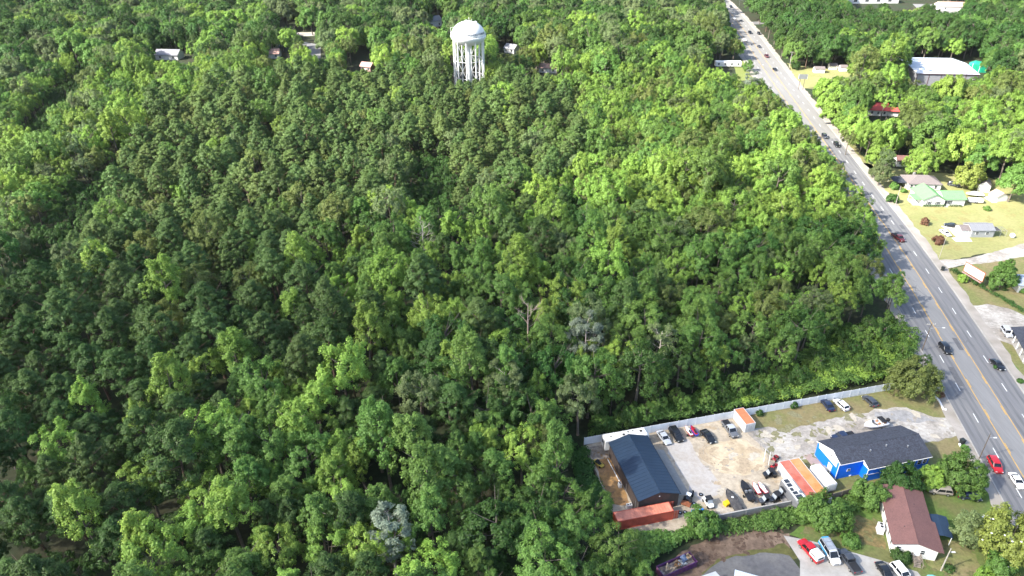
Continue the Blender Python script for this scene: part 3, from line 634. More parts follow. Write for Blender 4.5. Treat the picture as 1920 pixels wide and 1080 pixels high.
# tractor with canopy
t = thing('compact_tractor', 'dark compact tractor with white canopy and rusty deck by workshop corner', 'tractor')
b = MB(); b.loft([[(x,-w,.5),(x,-w,z),(x,w,z),(x,w,.5)] for x,w,z in ((-.9,.42,.95),(.1,.42,1.0),(.2,.36,1.25),(1.5,.34,1.2),(1.6,.28,1.05))]); b.build('body', PAINT['charcoal'], t, smooth=35)
MB().obox((-.55,0,2.15),(.45,0,0),(0,.5,0),(0,0,.04)).build('canopy', m_hull_white, t)
c = MB(); [c.tube([(-.9,s*.4,.95),(-.9,s*.4,2.15)],.035) for s in (-1,1)]; [c.tube([(-.2,s*.4,.95),(-.2,s*.4,2.15)],.03) for s in (-1,1)]; c.build('roll_bar', m_trim, t)
MB().loft([[(x,-1.0,z),(x,1.0,z),(x,1.0,z+.28),(x,-1.0,z+.28)] for x,z in ((-2.3,.25),(-1.1,.3))]).build('mower_deck', mat('rusty_steel', (.24,.085,.04), .85, .35, 2), t)
for s in (-1,1):
    MB().wheel((-.7,s*.7,.6),(0,1,0),.6,.35).build('wheel', m_tyre, t); MB().wheel((1.2,s*.55,.36),(0,1,0),.36,.24).build('wheel', m_tyre, t)
place(t, (1286,946), (1295,927))
# loose wheels
for k, (x, y, lab) in enumerate(((1297,925,'upright black tyre leaning beside the dark tractor'),(1275,962,'black tyre lying flat nearest the red container doors'),(1284,961,'black tyre with pale hub lying beside another tyre'),(1314,928,'dark tyre lying on the gravel right of the tractor'),(1301,945,'fallen tyre beside the tractor front'))):
    t = thing('loose_tyre', lab, 'tyre', group='loose tyres in the yard'); ft = k > 0
    MB().lathe([(.25,.0),(.42,.0),(.46,.08),(.46,.18),(.42,.26),(.25,.26),(.22,.18),(.22,.08),(.25,0)],16).build('tread', m_tyre, t, smooth=50)
    MB().lathe([(0,.1),(.22,.08),(.22,.18),(0,.16)],12).build('hub', m_rim, t)
    c = G(x,y); t.location = (c.x,c.y,0 if ft else .46)
    if not ft: t.rotation_euler = (R(82),0,.6)
# blue tarp bundle
t = MB(); r_ = random.Random(4)
for k in range(5):
    x = -1.1 + k*.55; t.loft([[(x+r_.uniform(-.1,.1)+dx,-w,.0),(x+dx,-w*.8,h*.8),(x+dx,0,h),(x+dx,w*.7,h*.7),(x+dx,w,0)] for dx,w,h in ((-.32,.2,.15),(-.1,.42,.55+r_.uniform(-.1,.1)),(.15,.4,.5),(.34,.2,.15))])
o = t.build('tarp_bundle', mat('blue_tarp', (.02,.20,.55), .5, .25, 3), None, smooth=50); o.location = G(1308,958); o.rotation_euler = (0,0,.18)
tag(o, 'crumpled bright blue tarp bundle behind the round green bush', 'tarp')
# yellow mower in the side yard
t = thing('garden_machine', 'yellow and black garden machine on clay beside the workshop', 'mower')
MB().loft([[(x,-w,.3),(x,-w,.55),(x,w,.55),(x,w,.3)] for x,w in ((-1.4,.25),(-1.2,.55),(1.0,.6),(1.35,.4))]).build('body', mat('dull_yellow', (.42,.32,.06), .6, .2, 3), t)
MB().loft([[(x,-w,.55),(x,-w*.8,z),(x,w*.8,z),(x,w,.55)] for x,w,z in ((-.9,.35,.75),(-.7,.42,1.1),(-.2,.42,1.15),(.2,.36,.8),(.6,.3,.75))]).build('seat', m_trim, t, smooth=40)
h = MB(); [h.tube([(.1,s*.4,.55),(.45,s*.38,1.2)],.035) for s in (-1,1)]; h.build('lever', m_trim, t)
for x in (-.8,.85):
    for s in (-1,1): MB().wheel((x,s*.62,.28),(0,1,0),.28,.22).build('wheel', m_tyre, t)
place(t, (1115,866), (1130,877))
# ---------------------------------------------------------------- buildings
m_siding_white = mat('white_siding', (.70,.69,.65), .7, .06, 1.5)
m_trim_white = mat('white_trim', (.80,.80,.78), .6, .04, 2)
m_shingle_dark = mat('dark_blue_grey_shingles', (.050,.056,.074), .9, .4, 3.2, color2=(.036,.040,.053), scale2=1.3, bump=.3)
m_shingle_brown = mat('red_brown_shingles', (.165,.084,.075), .9, .22, 4, color2=(.145,.075,.068), scale2=.5, bump=.3)
m_shingle_grey = mat('grey_shingles', (.17,.145,.14), .9, .22, 3, bump=.2)
m_win = mat('window_pane', (.03,.035,.045), .08, .1, 2, spec=.6)
m_metal_navy = mat('navy_metal_roof', (.022,.040,.070), .42, .10, .5, metal=.15)
m_wood = mat('weathered_wood', (.24,.20,.165), .9, .3, 2)
m_pole = mat('treated_pole_wood', (.12,.095,.075), .9, .25, 2)
m_pole_pale = mat('pale_pole_wood', (.36,.33,.29), .9, .2, 2)
m_blue = mat('bright_blue_siding', (.004,.16,.78), .55, .06, 1.2)
m_block = mat('grey_block', (.22,.215,.205), .9, .22, 1.2, bump=.3)
def gable(root, L, W, H, Rz, wall_m, roof_m, ov=.35, ridge=None, x0=0, y0=0, gable_m=None, rib=0, roof_name='roof', wall_name='wall', thick=.14, yov=None):
    """walls with a gabled roof; the ridge runs along local x at local y = RIDGE"""
    yr = W/2 if ridge is None else ridge; yo = ov if yov is None else yov
    wb = MB(); wb.prism_x([(y0,0),(y0+W,0),(y0+W,H),(y0+yr,Rz),(y0,H)], x0, x0+L); w = wb.build(wall_name, wall_m, root)
    sa = (Rz-H)/yr; sb = (Rz-H)/(W-yr)
    up = [(y0-yo, H-sa*yo+.03), (y0+yr, Rz+.03), (y0+W+yo, H-sb*yo+.03)]
    rb = MB(); rb.prism_x([(y,z+thick) for y,z in up] + [(y,z) for y,z in reversed(up)], x0-ov, x0+L+ov)
    if rib:
        x = x0-ov+rib
        while x < x0+L+ov-.1:
            for (ya,za),(yb,zb) in zip(up, up[1:]):
                rb.add([(x-.03,ya,za+thick),(x+.03,ya,za+thick),(x+.03,yb,zb+thick),(x-.03,yb,zb+thick),(x,ya,za+thick+.05),(x,yb,zb+thick+.05)],[(0,4,5,3),(4,1,2,5)])
            x += rib
    r = rb.build(roof_name, roof_m, root)
    cb = MB(); cb.tube([(x0-ov-.01,y0+yr,Rz+.03+thick),(x0+L+ov+.01,y0+yr,Rz+.03+thick)], .09, 6); cb.build('ridge_cap', roof_m, r)
    return w, r
def hip(root, x0, x1, y0, y1, H, Rz, wall_m, roof_m, ov=.45):
    MB().box(x0,x1,y0,y1,0,H).build('wall', wall_m, root)
    a, b, c, d = x0-ov, x1+ov, y0-ov, y1+ov; k = min((d-c)/2, (b-a)/2*.9); ym = (c+d)/2
    rb = MB(); rb.add([(a,c,H),(b,c,H),(b,d,H),(a,d,H),(a+k,ym,Rz),(b-k,ym,Rz),(a,c,H-.15),(b,c,H-.15),(b,d,H-.15),(a,d,H-.15)],
        [(0,1,5,4),(1,2,5),(2,3,4,5),(3,0,4),(0,6,7,1),(1,7,8,2),(2,8,9,3),(3,9,6,0),(6,9,8,7)]); return rb.build('roof', roof_m, root)
def window(root, c, nx, w=1.0, h=1.2, frame=m_trim_white, name='window', shutters=None):
    """window on a wall at C with outward normal angle NX (0 +x, 1 +y, 2 -x, 3 -y) in local axes"""
    n = Vector(((1,0,0),(0,1,0),(-1,0,0),(0,-1,0))[nx]); a = Vector((0,1,0)) if nx in (0,2) else Vector((1,0,0)); c = Vector(c)
    f = MB().obox(c + n*.03, a*(w/2+.09), n*.03, (0,0,h/2+.09)).build(name, frame, root)
    b = MB().obox(c + n*.066, a*(w/2), n*.006, (0,0,h/2)); b.build('pane', m_win, f)
    MB().obox(c + n*.078, a*(w/2), n*.006, (0,0,.03)).build('sash_bar', frame, f)
    if shutters:
        for s in (-1,1): MB().obox(c + a*(s*(w/2+.3)) + n*.03, a*.18, n*.025, (0,0,h/2+.05)).build('shutter', shutters, root)
    return f
def door(root, c, nx, w=.95, h=2.05, m=m_trim_white, name='door'):
    n = Vector(((1,0,0),(0,1,0),(-1,0,0),(0,-1,0))[nx]); a = Vector((0,1,0)) if nx in (0,2) else Vector((1,0,0)); c = Vector(c)
    d = MB().obox(c + n*.04, a*(w/2), n*.035, (0,0,h/2)).build(name, m, root)
    MB().obox(c + n*.09 + a*(w*.36), a*.05, n*.02, (0,0,.05)).build('handle', m_trim, d); return d

A = R(13.5)
# workshop
t = thing('workshop', 'long dark workshop with navy metal gable roof in the fenced yard', 'workshop', (35.1,109.2,0), A+R(90))
m_ws_wall = mat('dark_brown_metal_wall', (.062,.050,.048), .6, .10, .7)
m_ws_side = m_ws_wall
gable(t, 17.6, 9.0, 3.9, 5.35, m_ws_wall, m_metal_navy, ov=.22, rib=.9, thick=.12)
cb = MB()
for x in range(1, 18): cb.box(x-.03, x+.03, 9.0, 9.035, .05, 3.8); cb.box(x-.03,x+.03,-.035,0,.05,3.8)
for y in range(1, 9): cb.box(-.035, 0, y-.03, y+.03, .05, 3.9)
cb.build('wall_rib', m_ws_wall, t)
for x in (3.5, 8.8, 14): 
    MB().box(x-1.5, x+1.5, -.075, -.04, .02, 3.0).build('roller_door', mat('grey_roller_door', (.13,.13,.135), .5, .1, 1), t)
MB().obox((-.08,4.5,4.2),(.06,0,0),(0,.12,0),(0,0,.09)).build('wall_lamp', m_lamp, t)
gt = MB(); gt.box(-.25,17.85,-.34,-.26,3.82,3.92); gt.box(-.25,17.85,9.26,9.34,3.82,3.92); gt.build('gutter', m_trim, t)
for x, h in ((1.2, 2.6), (6.4, 2.4)):
    p = MB(); p.tube([(x,9.14,.05),(x,9.14,h)], .06); p.build('pipe', m_steel, t)
def ac_unit(label, loc, rz, cat='air conditioner', s=1.0):
    t = thing('air_conditioner', label, cat, loc, rz)
    MB().loft([[(-.5*s*k,-.32*s*k,z),(.5*s*k,-.32*s*k,z),(.5*s*k,.32*s*k,z),(-.5*s*k,.32*s*k,z)] for k,z in ((1,.06),(1,1.0*s),(.95,1.06*s))]).build('casing', m_trim_white, t)
    for k in (-.22, .22): MB().lathe([(0,0),(.17*s,0),(.19*s,.03)],14,(k*s,0,1.07*s)).build('fan_grille', m_trim, t)
    MB().box(-.56*s,.56*s,-.4*s,.4*s,0,.06).build('base_pad', m_conc, t); return t
c = G(1179,953); ac_unit('white air conditioner by the left front corner of the workshop', (c.x,c.y,0), A, s=1.15)
c = G(1162,912); ac_unit('small white unit halfway along the left workshop wall', (c.x,c.y,0), A+R(90), s=.95)
o = MB().box(0,7.2,-.06,.06,.06,.30).build('long_plank', m_trim_white); c = G(1139,862); o.location = c; o.rotation_euler = (0,0,ang(c,G(1158,897)))
tag(o, 'long white plank lying beside the left wall of the workshop', 'plank')

# containers
def container(name, label, loc, rz, L, side, top, end=None, open_doors=False, W=2.44, H=2.6, group=None):
    t = thing(name, label, 'container', loc, rz, group); b = MB(); n = int(L/.28)
    for y0, s in ((0,-1),(W,1)):                       # corrugated long sides
        vs = []
        for i in range(n*4+1):
            x = L*i/(n*4); k = i % 4; y = y0 + s*(0 if k in (0,1) else -.045); vs += [(x,y,.16),(x,y,H-.1)]
        b.add(vs, [(2*i,2*i+2,2*i+3,2*i+1) for i in range(n*4)])
    b.add([(0,0,.16),(0,W,.16),(0,W,H-.1),(0,0,H-.1)],[(0,1,2,3)])
    if not open_doors: b.add([(L,0,.16),(L,W,.16),(L,W,H-.1),(L,0,H-.1)],[(0,1,2,3)])
    b.box(.02,L-.02,.06,W-.06,.14,.2); b.build('walls', side, t)
    f = MB()
    for z in (.08,H-.06):
        for y in (-.02,W+.02): f.box(0,L,y-.05,y+.05,z-.07,z+.07)
        for x in (.0,L): f.box(x-.05,x+.05,.03,W-.03,z-.07,z+.07)
    for x in (0,L):
        for y in (0,W): f.box(x-.075,x+.075,y-.075,y+.075,.0,H+.012)
    f.build('frame', side, t)
    r = MB(); m_ = int(L/.6); vs = []
    for i in range(m_*2+1):
        x = L*i/(m_*2); z = H-.05+(.03 if i % 2 else 0); vs += [(x,.03,z),(x,W-.03,z)]
    r.add(vs, [(2*i,2*i+2,2*i+3,2*i+1) for i in range(m_*2)]); r.build('roof', top, t)
    for s in (0,1):
        if open_doors: d = MB().obox((L+.62, s*(W+.06)-.03, H/2),(.6,0,0),(0,.03,0),(0,0,H/2-.16))
        else: d = MB().obox((L+.035, W*.25+s*W*.5, H/2),(.03,0,0),(0,W*.24,0),(0,0,H/2-.16))
        d = d.build('door', end or side, t)
        bar = MB()
        for k in (-.3,.3):
            if open_doors: bar.tube([(L+.62+k, s*(W+.06)-.09,.2),(L+.62+k, s*(W+.06)-.09,H-.2)],.025)
            else: bar.tube([(L+.09, W*.25+s*W*.5+k,.2),(L+.09, W*.25+s*W*.5+k,H-.2)],.025)
        bar.build('lock_bar', m_steel, d)
    return t
m_cont_red = mat('red_container_paint', (.44,.085,.055), .6, .14, .8, color2=(.38,.08,.05), scale2=.5)
m_cont_top = mat('faded_red_roof_paint', (.62,.23,.15), .7, .14, .9, color2=(.56,.19,.12), scale2=.5)
m_orange = mat('orange_roof_paint', (.54,.18,.085), .7, .12, .8)
m_tan = mat('tan_orange_roof_paint', (.50,.27,.12), .7, .14, .7, color2=(.47,.21,.07), scale2=.4)
m_redroof = mat('faded_coral_roof_paint', (.46,.16,.115), .7, .16, .7, color2=(.40,.10,.065), scale2=.4)
m_palewall = mat('pale_grey_container_paint', (.52,.53,.53), .6, .12, .8)
a = G(*kp(865,930)); u = Vector((math.cos(A), math.sin(A), 0)); v = Vector((-u.y, u.x, 0))
o_ = a - u*12.19
container('shipping_container', 'long red shipping container with open doors in front of the workshop', (o_.x,o_.y,0), A, 12.19, m_cont_red, m_cont_top, open_doors=True)
container('shipping_container', 'long pale walled container with coral red roof beside the camper', (59.6,119.7,0), R(-76), 12.19, m_palewall, m_redroof, group='pair of long containers')
container('shipping_container', 'long container with tan orange roof beside the white box trailer', (59.6+2.52*math.cos(A+R(.5)),119.7+2.52*math.sin(A+R(.5)),0), R(-76), 12.19, m_palewall, m_tan, group='pair of long containers')
container('shipping_container', 'short grey container with bright orange roof against the white fence', (54.1,137.3,0), R(-75), 5.6, m_palewall, m_orange)
# trailers
def box_trailer(name, label, loc, rz, L, W, H, side, top, cat='trailer', rounded=False, z0=.55):
    t = thing(name, label, cat, loc, rz); b = MB(); rr = []
    ends = ((0,.94,.9),(.18,1,1),(L-.5,1,1),(L,.9,.86)) if rounded else ((0,1,1),(L,1,1))
    for x, k, kz in ends:
        w = W/2*k; h = z0+(H-z0)*kz; rr.append([(x,W/2-w,z0),(x,W/2-w,h-.18),(x,W/2-w*.9,h-.02),(x,W/2-w*.4,h+.05),(x,W/2+w*.4,h+.05),(x,W/2+w*.9,h-.02),(x,W/2+w,h-.18),(x,W/2+w,z0)])
    b.loft(rr); b.build('body', side, t, smooth=30)
    tp = MB(); q = []
    for x, k, kz in ((.1,.97,.985),(L-.55 if rounded else L-.1,.97,.985)):
        w = W/2*k; h = H+.035; q.append([(x,W/2-w*.92,h-.05),(x,W/2-w*.4,h+.03),(x,W/2+w*.4,h+.03),(x,W/2+w*.92,h-.05)])
    tp.loft(q, caps=False, closed=False); tp.build('roof', top, t)
    for x in (L*.45, L*.58):
        for y in (-.02, W+.02): MB().wheel((x,y+(.1 if y<0 else -.1),.36),(0,1,0),.36,.22).build('wheel', m_tyre, t)
    f = MB(); [f.box(0,L,y-.05,y+.05,.42,.54) for y in (W*.25,W*.75)]; f.tube([(L,W*.25,.48),(L+1.2,W*.5,.46)],.05); f.tube([(L,W*.75,.48),(L+1.2,W*.5,.46)],.05); f.build('chassis', m_trim, t)
    return t
m_camper = mat('silver_camper_skin', (.19,.195,.205), .35, .08, 1.5, metal=.2)
m_rv_roof = mat('white_rv_roof', (.70,.70,.67), .6, .06, 1)
t = box_trailer('camper_trailer', 'silver camper trailer with black solar panels along its roof', (58.0+.0,113.9,0), R(-76), 6.6, 2.6, 3.0, m_camper, m_rv_roof, 'camper', True)
for k, (x,w,y,d) in enumerate(((.3,1.0,.42,1.1),(1.5,.9,.35,1.1),(2.7,.9,.35,.75),(3.8,.8,.35,1.1),(4.8,1.1,.35,1.5))):
    MB().box(x,x+w,y,y+d,3.10,3.14).build('solar_panel', mat('solar_panel_glass', (.035,.04,.05), .15, .1, 4, spec=.6), t)
MB().box(2.75,3.4,1.3,1.9,3.1,3.32).build('roof_vent', m_trim_white, t)
MB().box(3.9,4.5,1.75,2.2,3.1,3.3).build('roof_vent', m_steel, t)
MB().box(6.55,6.62,.5,2.1,1.6,2.4).build('window', m_win, t)
MB().box(1.2,2.6,-.03,.0,1.5,2.2).build('window', m_win, t)
t = box_trailer('box_trailer', 'white box trailer with flat white roof beside the blue house', (66.1,118.3,0), R(-74), 6.0, 2.5, 2.7, mat('white_trailer_skin',(.68,.68,.67),.4,.06,1.5), m_rv_roof)
for x,y in ((1.0,.6),(2.6,1.2),(4.4,.7)): MB().box(x,x+.35,y,y+.35,2.76,2.84).build('roof_vent', m_trim_white, t)
MB().box(6.0,6.05,.4,2.1,.8,2.5).build('ramp_door', m_siding_white, t)
c0 = Vector((21.6,125.2,0))
t = box_trailer('camper_trailer', 'long white camper trailer between the fence and the workshop', (c0.x-.2,c0.y,0), A, 10.8, 2.55, 3.4, mat('white_rv_skin',(.62,.63,.63),.35,.08,1.2), m_rv_roof, 'camper', True)
for x,y,s in ((1.6,1.0,.25),(4.6,.9,.5),(6.0,1.6,.3),(7.2,1.7,.25),(8.9,1.1,.55)): MB().box(x,x+s,y,y+s,3.47,3.6).build('roof_vent', m_trim, t)
l = MB(); [l.tube([(-.06,y,.7),(-.06,y,3.3)],.03) for y in (.5,.95)]; [l.tube([(-.06,.5,z),(-.06,.95,z)],.025) for z in (1,1.4,1.8,2.2,2.6,3.0)]; l.build('ladder', m_trim, t)
MB().box(-.03,.0,1.3,2.1,1.7,2.4).build('window', m_win, t)

# white fence and other walls
def fence(name, label, a, b, H, m, post_m, post=2.4, thick=.06, cat='fence', post_t=.08, panel_name='panel', cap=None, drop=0):
    a = Vector(a[:2]); b = Vector(b[:2]); L = (b-a).length; t = thing(name, label, cat, (a.x,a.y,0), ang(a,b)); n = max(1, round(L/post)); s = L/n
    p = MB()
    for i in range(n): p.box(i*s+.005, (i+1)*s-.005, -thick/2+.008*(i%2), thick/2+.008*(i%2), .02, H+.015*((i*7)%3))
    p.build(panel_name, m, t)
    for i in range(n+1): MB().box(i*s-post_t, i*s+post_t, -post_t-.02, post_t+.02, 0, H+.1).build('post', post_m, t)
    if cap: MB().box(0,L,-thick/2-.05,thick/2+.05,H+.1,H+.17).build('coping', cap, t)
    return t
m_fence = mat('white_vinyl_fence', (.68,.70,.72), .6, .06, .8)
fence('white_fence', 'long white panel fence between the yard and the forest', G(1095,834), G(1668,731), 2.2, m_fence, m_fence, post_t=.05)
t = fence('block_wall', 'grey block wall topped by vines along the near yard side', G(1342,977), G(1480,950), 1.6, m_block, m_block, post=3.2, thick=.2, cat='wall', post_t=.12, cap=m_conc)
fence('board_fence', 'weathered board fence behind the blue house garden', G(1560,935), G(1662,906), 1.5, m_wood, m_wood, post_t=.06)
fence('timber_fence', 'low timber fence along the left edge of the clay yard', G(1094,838), G(1118,893), .9, m_wood, m_wood, post_t=.06)
fence('timber_fence', 'pale taller timber fence near the left clay yard corner', G(1118,895), G(1140,945), 1.4, mat('pale_timber', (.34,.30,.25), .9, .25, 1.5), m_wood, post_t=.06)
t = thing('chain_link_fence', 'chain link fence with leaning pale posts across the sandy yard', 'fence', G(1398,800), 0); p0 = G(1398,800)
pts = [G(*p)-p0 for p in ((1398,800),(1412,818),(1425,838),(1437,858),(1450,876))]
for i, p in enumerate(pts): MB().tube([p, p+Vector((.1*(i%2),0,1.9))],.045).build('post', m_steel, t)
w = MB()
for a,b in zip(pts,pts[1:]):
    w.tube([a+Vector((0,0,1.85)),b+Vector((0,0,1.85))],.03,4)
    for k in range(1,9): w.tube([a.lerp(b,k/9)+Vector((0,0,.05)),a.lerp(b,k/9)+Vector((0,0,1.85))],.006,3)
    for k in range(1,6): w.tube([a+Vector((0,0,k*.3)),b+Vector((0,0,k*.3))],.006,3)
w.build('wire_mesh', m_steel, t)
for k, (pa, pb, lab) in enumerate((((1432,866),(1427,834),'leftmost leaning white gate pole in the sandy yard'),((1441,872),(1434,848),'right leaning white gate pole in the sandy yard'))):
    o = MB().tube([(0,0,0),(.15,.5,3.4)],.07).build('leaning_pole', m_trim_white); o.location = G(*pa); o.rotation_euler = (0,0,.3); tag(o, lab, 'pole')

# blue house
BO = Vector((77.9,116.3)); BA = R(14)
t = thing('blue_house', 'bright blue house with dark blue grey shingle roof by the road', 'house', (BO.x,BO.y,0), BA)
def loc_(p): d = Vector(p[:2])-BO; return (d.x*math.cos(BA)+d.y*math.sin(BA), -d.x*math.sin(BA)+d.y*math.cos(BA))
BH, BR, BD, BRY = 4.0, 6.0, 9.9, 4.9
gable(t, 15.6, BD, BH, BR, m_blue, m_shingle_dark, ov=.3, ridge=BRY)
wy = 2.1; wx = -6.0; sl_ = (BR-BH)/BRY; wh = BH+sl_*wy
wb = MB(); wb.prism_x([(wy,0),(BD,0),(BD,BH),(BRY,BR-.012),(wy,wh)], wx, -.01); wb.build('wall', m_blue, t)
up = [(wy-.35, wh-sl_*.35+.03),(BRY,BR+.02),(BD+.3,BH-.3*(BR-BH)/(BD-BRY)+.02)]
MB().prism_x([(y,z+.13) for y,z in up]+[(y,z) for y,z in reversed(up)], wx-.12, -.31).build('roof', m_shingle_dark, t)
# white gable faces: bargeboards and gable panels
def slope_board(xc, ya, za, yb, zb, hgt, m, name):
    MB().add([(xc-.04,ya,za),(xc-.04,yb,zb),(xc-.04,yb,zb-hgt),(xc-.04,ya,za-hgt),(xc,ya,za),(xc,yb,zb),(xc,yb,zb-hgt),(xc,ya,za-hgt)],[(0,1,2,3),(7,6,5,4),(0,4,5,1),(1,5,6,2),(2,6,7,3),(3,7,4,0)]).build(name, m, t)
slope_board(-.31, -.3, BH-.3*sl_+.12, BRY, BR+.12, .24, m_trim_white, 'bargeboard')
slope_board(wx-.13, wy-.35, wh-.35*sl_+.12, BRY, BR+.12, .24, m_trim_white, 'bargeboard')
slope_board(wx-.13, BRY, BR+.12, BD+.3, BH+.02, .24, m_trim_white, 'bargeboard')
MB().add([(wx-.05,wy+.7,2.95),(wx-.05,BD-.7,2.95),(wx-.05,BD-.6,BH+.1),(wx-.05,BRY,BR-.25),(wx-.05,wy+.7,wh+.1)],[(0,1,2,3,4)]).build('gable_panel', m_trim_white, t)
MB().obox((wx-.08,BRY,BR-1.6),(.02,0,0),(0,.25,0),(0,0,.25)).build('gable_vent', m_steel, t)
MB().add([(-.05,.15,BH-.5),(-.05,wy-.15,BH-.5),(-.05,wy-.15,wh-.1),(-.05,.15,BH-.0)],[(0,1,2,3)]).build('gable_panel', m_trim_white, t)
MB().box(-.3,15.9,-.40,-.30,BH-.24,BH-.1).build('gutter', m_trim_white, t)
MB().box(wx-.25,-.1,wy-.45,wy-.36,wh-.26,wh-.14).build('gutter', m_trim_white, t)
for x,y,z in ((-.06,.05,BH-.2),(wx-.06,wy+.05,wh-.2)): MB().box(x-.06,x+.06,y-.12,y,0.1,z).build('downpipe', m_trim_white, t)
door(t, (wx,4.6,1.2), 2, 1.3, 2.2)
window(t, (-3.2,wy,2.2), 3, .7, .6)
MB().obox((1.6,-.05,2.0),(1.3,0,0),(0,.03,0),(0,0,.07)).build('pipe', m_trim_white, t)
for x in (9.6,11.4,13.2,14.6): window(t, (x,0,2.7), 3, .9, 1.15)
for x in (3.0,7.5,12.0): window(t, (x,BD,2.4), 1, 1.1, 1.2)
st = MB(); [st.box(wx-1.6,wx-.02,4.5+.0,6.0,i*.16,(i+1)*.16-.004) if i==0 else st.box(wx-1.6+i*.4,wx-.02,4.5,6.0,i*.16,(i+1)*.16-.004) for i in range(3)]; st.build('step', m_conc, t)
sheet_xy('porch_slab', [BO+Vector((math.cos(BA)*x-math.sin(BA)*y, math.sin(BA)*x+math.cos(BA)*y)) for x,y in ((-8.6,6.2),(-6.1,6.2),(-6.1,10.4),(-8.6,10.4))], mat('red_tinted_slab',(.34,.25,.21),.9,.15,.8), 6)
for k,(x,y,lab) in enumerate(((1596,889,'white round planter nearest the blue house corner'),(1603,883,'largest white planter against the blue house wall'),(1592,892,'small white planter left of the others by blue wall'))):
    o = MB().lathe([(.0,0),(.28,0),(.42,.45),(.40,.5),(.34,.45),(0,.4)],12).build('planter', m_trim_white, None, smooth=50); o.location = G(x,y); o.scale = (.9+.3*(k==1),)*3; tag(o, lab, 'planter', 'planters by the blue house')

# brown-roofed house
t = thing('brown_roof_house', 'white house with long red brown shingle roof at lower right', 'house', (83.0,95.3,0), R(76))
gable(t, 15.6, 8.1, 2.75, 3.95, m_siding_white, m_shingle_brown, ov=.3)
rb = MB(); rb.add([(6.0,0,2.73),(11.0,0,2.73),(11.0,-1.0,2.56),(6.0,-1.0,2.56)],[(0,1,2,3)]);
MB().obox((3.8,-.62,2.68),(3.9,0,0),(0,.42,.11),(0,-.02,.07)).build('porch_roof', m_shingle_brown, t)
for y,w in ((7.0,.75),(2.6,.75)): window(t, (0,y,1.75), 2, w, 1.0)
door(t, (0,3.5,1.55), 2, .95, 1.95); MB().box(-.04,-.0,.5,1.7,1.1,2.1).build('wall_panel', mat('off_white_panel', (.62,.62,.58), .6, .05, 2), t)
for x in (1.2,3.6,6.4,9.5,12.2): window(t, (x,8.1,1.8), 1, .7, 1.0)
for x,y in ((4.2,5.6),(10.8,2.6)): MB().lathe([(0,0),(.12,0),(.12,.35),(0,.4)],8,(x,y,3.35)).build('roof_vent', m_trim, t)
f = MB(); f.box(-1.5,-.05,2.8,4.3,.42,.5); [f.box(-1.5-.32*k,-1.2-.32*k,2.9,4.2,.42-.14*k,.48-.14*k) for k in range(1,4)]; f.build('deck', m_wood, t)
rl = MB()
for y in (2.8,4.3):
    for x in (-1.45,-.75,-.1): rl.box(x-.05,x+.05,y-.05,y+.05,0,1.4)
    rl.box(-1.5,-.05,y-.04,y+.04,1.32,1.4); rl.box(-1.5,-.05,y-.03,y+.03,.9,.96); rl.tube([(-1.45,y,1.36),(-2.6,y,.9)],.05,4); rl.box(-2.65,-2.55,y-.05,y+.05,0,.92)
for k in range(6): rl.box(-1.49,-1.44,2.9+k*.25,2.94+k*.25,.5,1.35)
rl.build('railing', m_wood, t)
wd = Vector((math.cos(R(76)), math.sin(R(76)), 0)); nd = Vector((wd.y, -wd.x, 0))
c = Vector((83.0,95.3,0)) + wd*7.2 + nd*2.0
t2 = thing('carport', 'navy metal carport attached beside the red brown roof', 'carport', (c.x,c.y,0), R(76))
MB().loft([[(x,-1.8,2.35),(x,0,2.6),(x,1.6,2.35),(x,1.6,2.28),(x,0,2.53),(x,-1.8,2.28)] for x in (-2.6,3.0)]).build('roof', m_metal_navy, t2)
for x in (-2.4,2.8):
    for y in (-1.6,1.4): MB().box(x-.05,x+.05,y-.05,y+.05,0,2.35).build('post', m_trim_white, t2)
c = G(1649,996); ac_unit('big white air conditioner on grass by the red brown roofed house', (c.x,c.y,0), R(76), s=1.7)

# small grey house, green-roofed house and their sheds
t = thing('small_grey_house', 'small pale grey house with grey roof alone on the lawn', 'house', (163.2,232.9,0), R(0))
m_gw = mat('pale_grey_siding', (.30,.31,.32), .7, .06, 1.5)
gable(t, 8.0, 6.0, 2.7, 3.9, m_gw, mat('light_grey_roof', (.19,.195,.21), .6, .06, 1), ov=.3, rib=.8)
gb = MB(); gb.add([(-3.2,1.0,0),(-.02,1.0,0),(-.02,5.0,0),(-3.2,5.0,0),(-3.2,1.0,2.3),(-.02,1.0,2.3),(-.02,5.0,2.3),(-3.2,5.0,2.3),(-3.2,3.0,3.2),(-.02,3.0,3.2)],[(0,1,5,4),(2,3,7,6),(0,4,8,7,3),(4,5,9,8),(6,7,8,9)]); gb.build('porch', m_trim_white, t)
for s in (1,-1): MB().obox((-1.65,3.0+s*1.15,2.80),(1.8,0,0),(0,1.22,-s*.5),(0,.02,.05)).build('porch_roof', m_shingle_grey, t)
for x in (2.0,5.6): window(t, (x,0,1.6), 3, 1.1, 1.0)
door(t, (-3.2,3.0,1.1), 2)
for lab, px in (('white concrete pad in front of the small grey house', [gp(600,810),gp(730,760),gp(850,900),gp(690,900)]),('lower concrete pad beside the small grey house', [gp(635,915),gp(850,905),gp(900,965),gp(690,965)])):
    sheet('concrete_pad', px, mat('white_concrete', (.60,.59,.56), .9, .06, 1), 4, 0, label=lab)
sheet('concrete_pad', [gp(500,768),gp(560,768),gp(720,805),gp(560,808)], MATS['white_concrete'], 3, 0)
t = thing('garden_pergola', 'dark metal frame structure at right end of the small grey house', 'pergola', (171.6,233.2,0), 0)
f = MB()
for x in (0,2.2,4.2):
    for y in (0,3.2): f.tube([(x,y,0),(x,y,2.4)],.06,4)
for y in (0,3.2): f.tube([(0,y,2.4),(4.2,y,2.4)],.06,4)
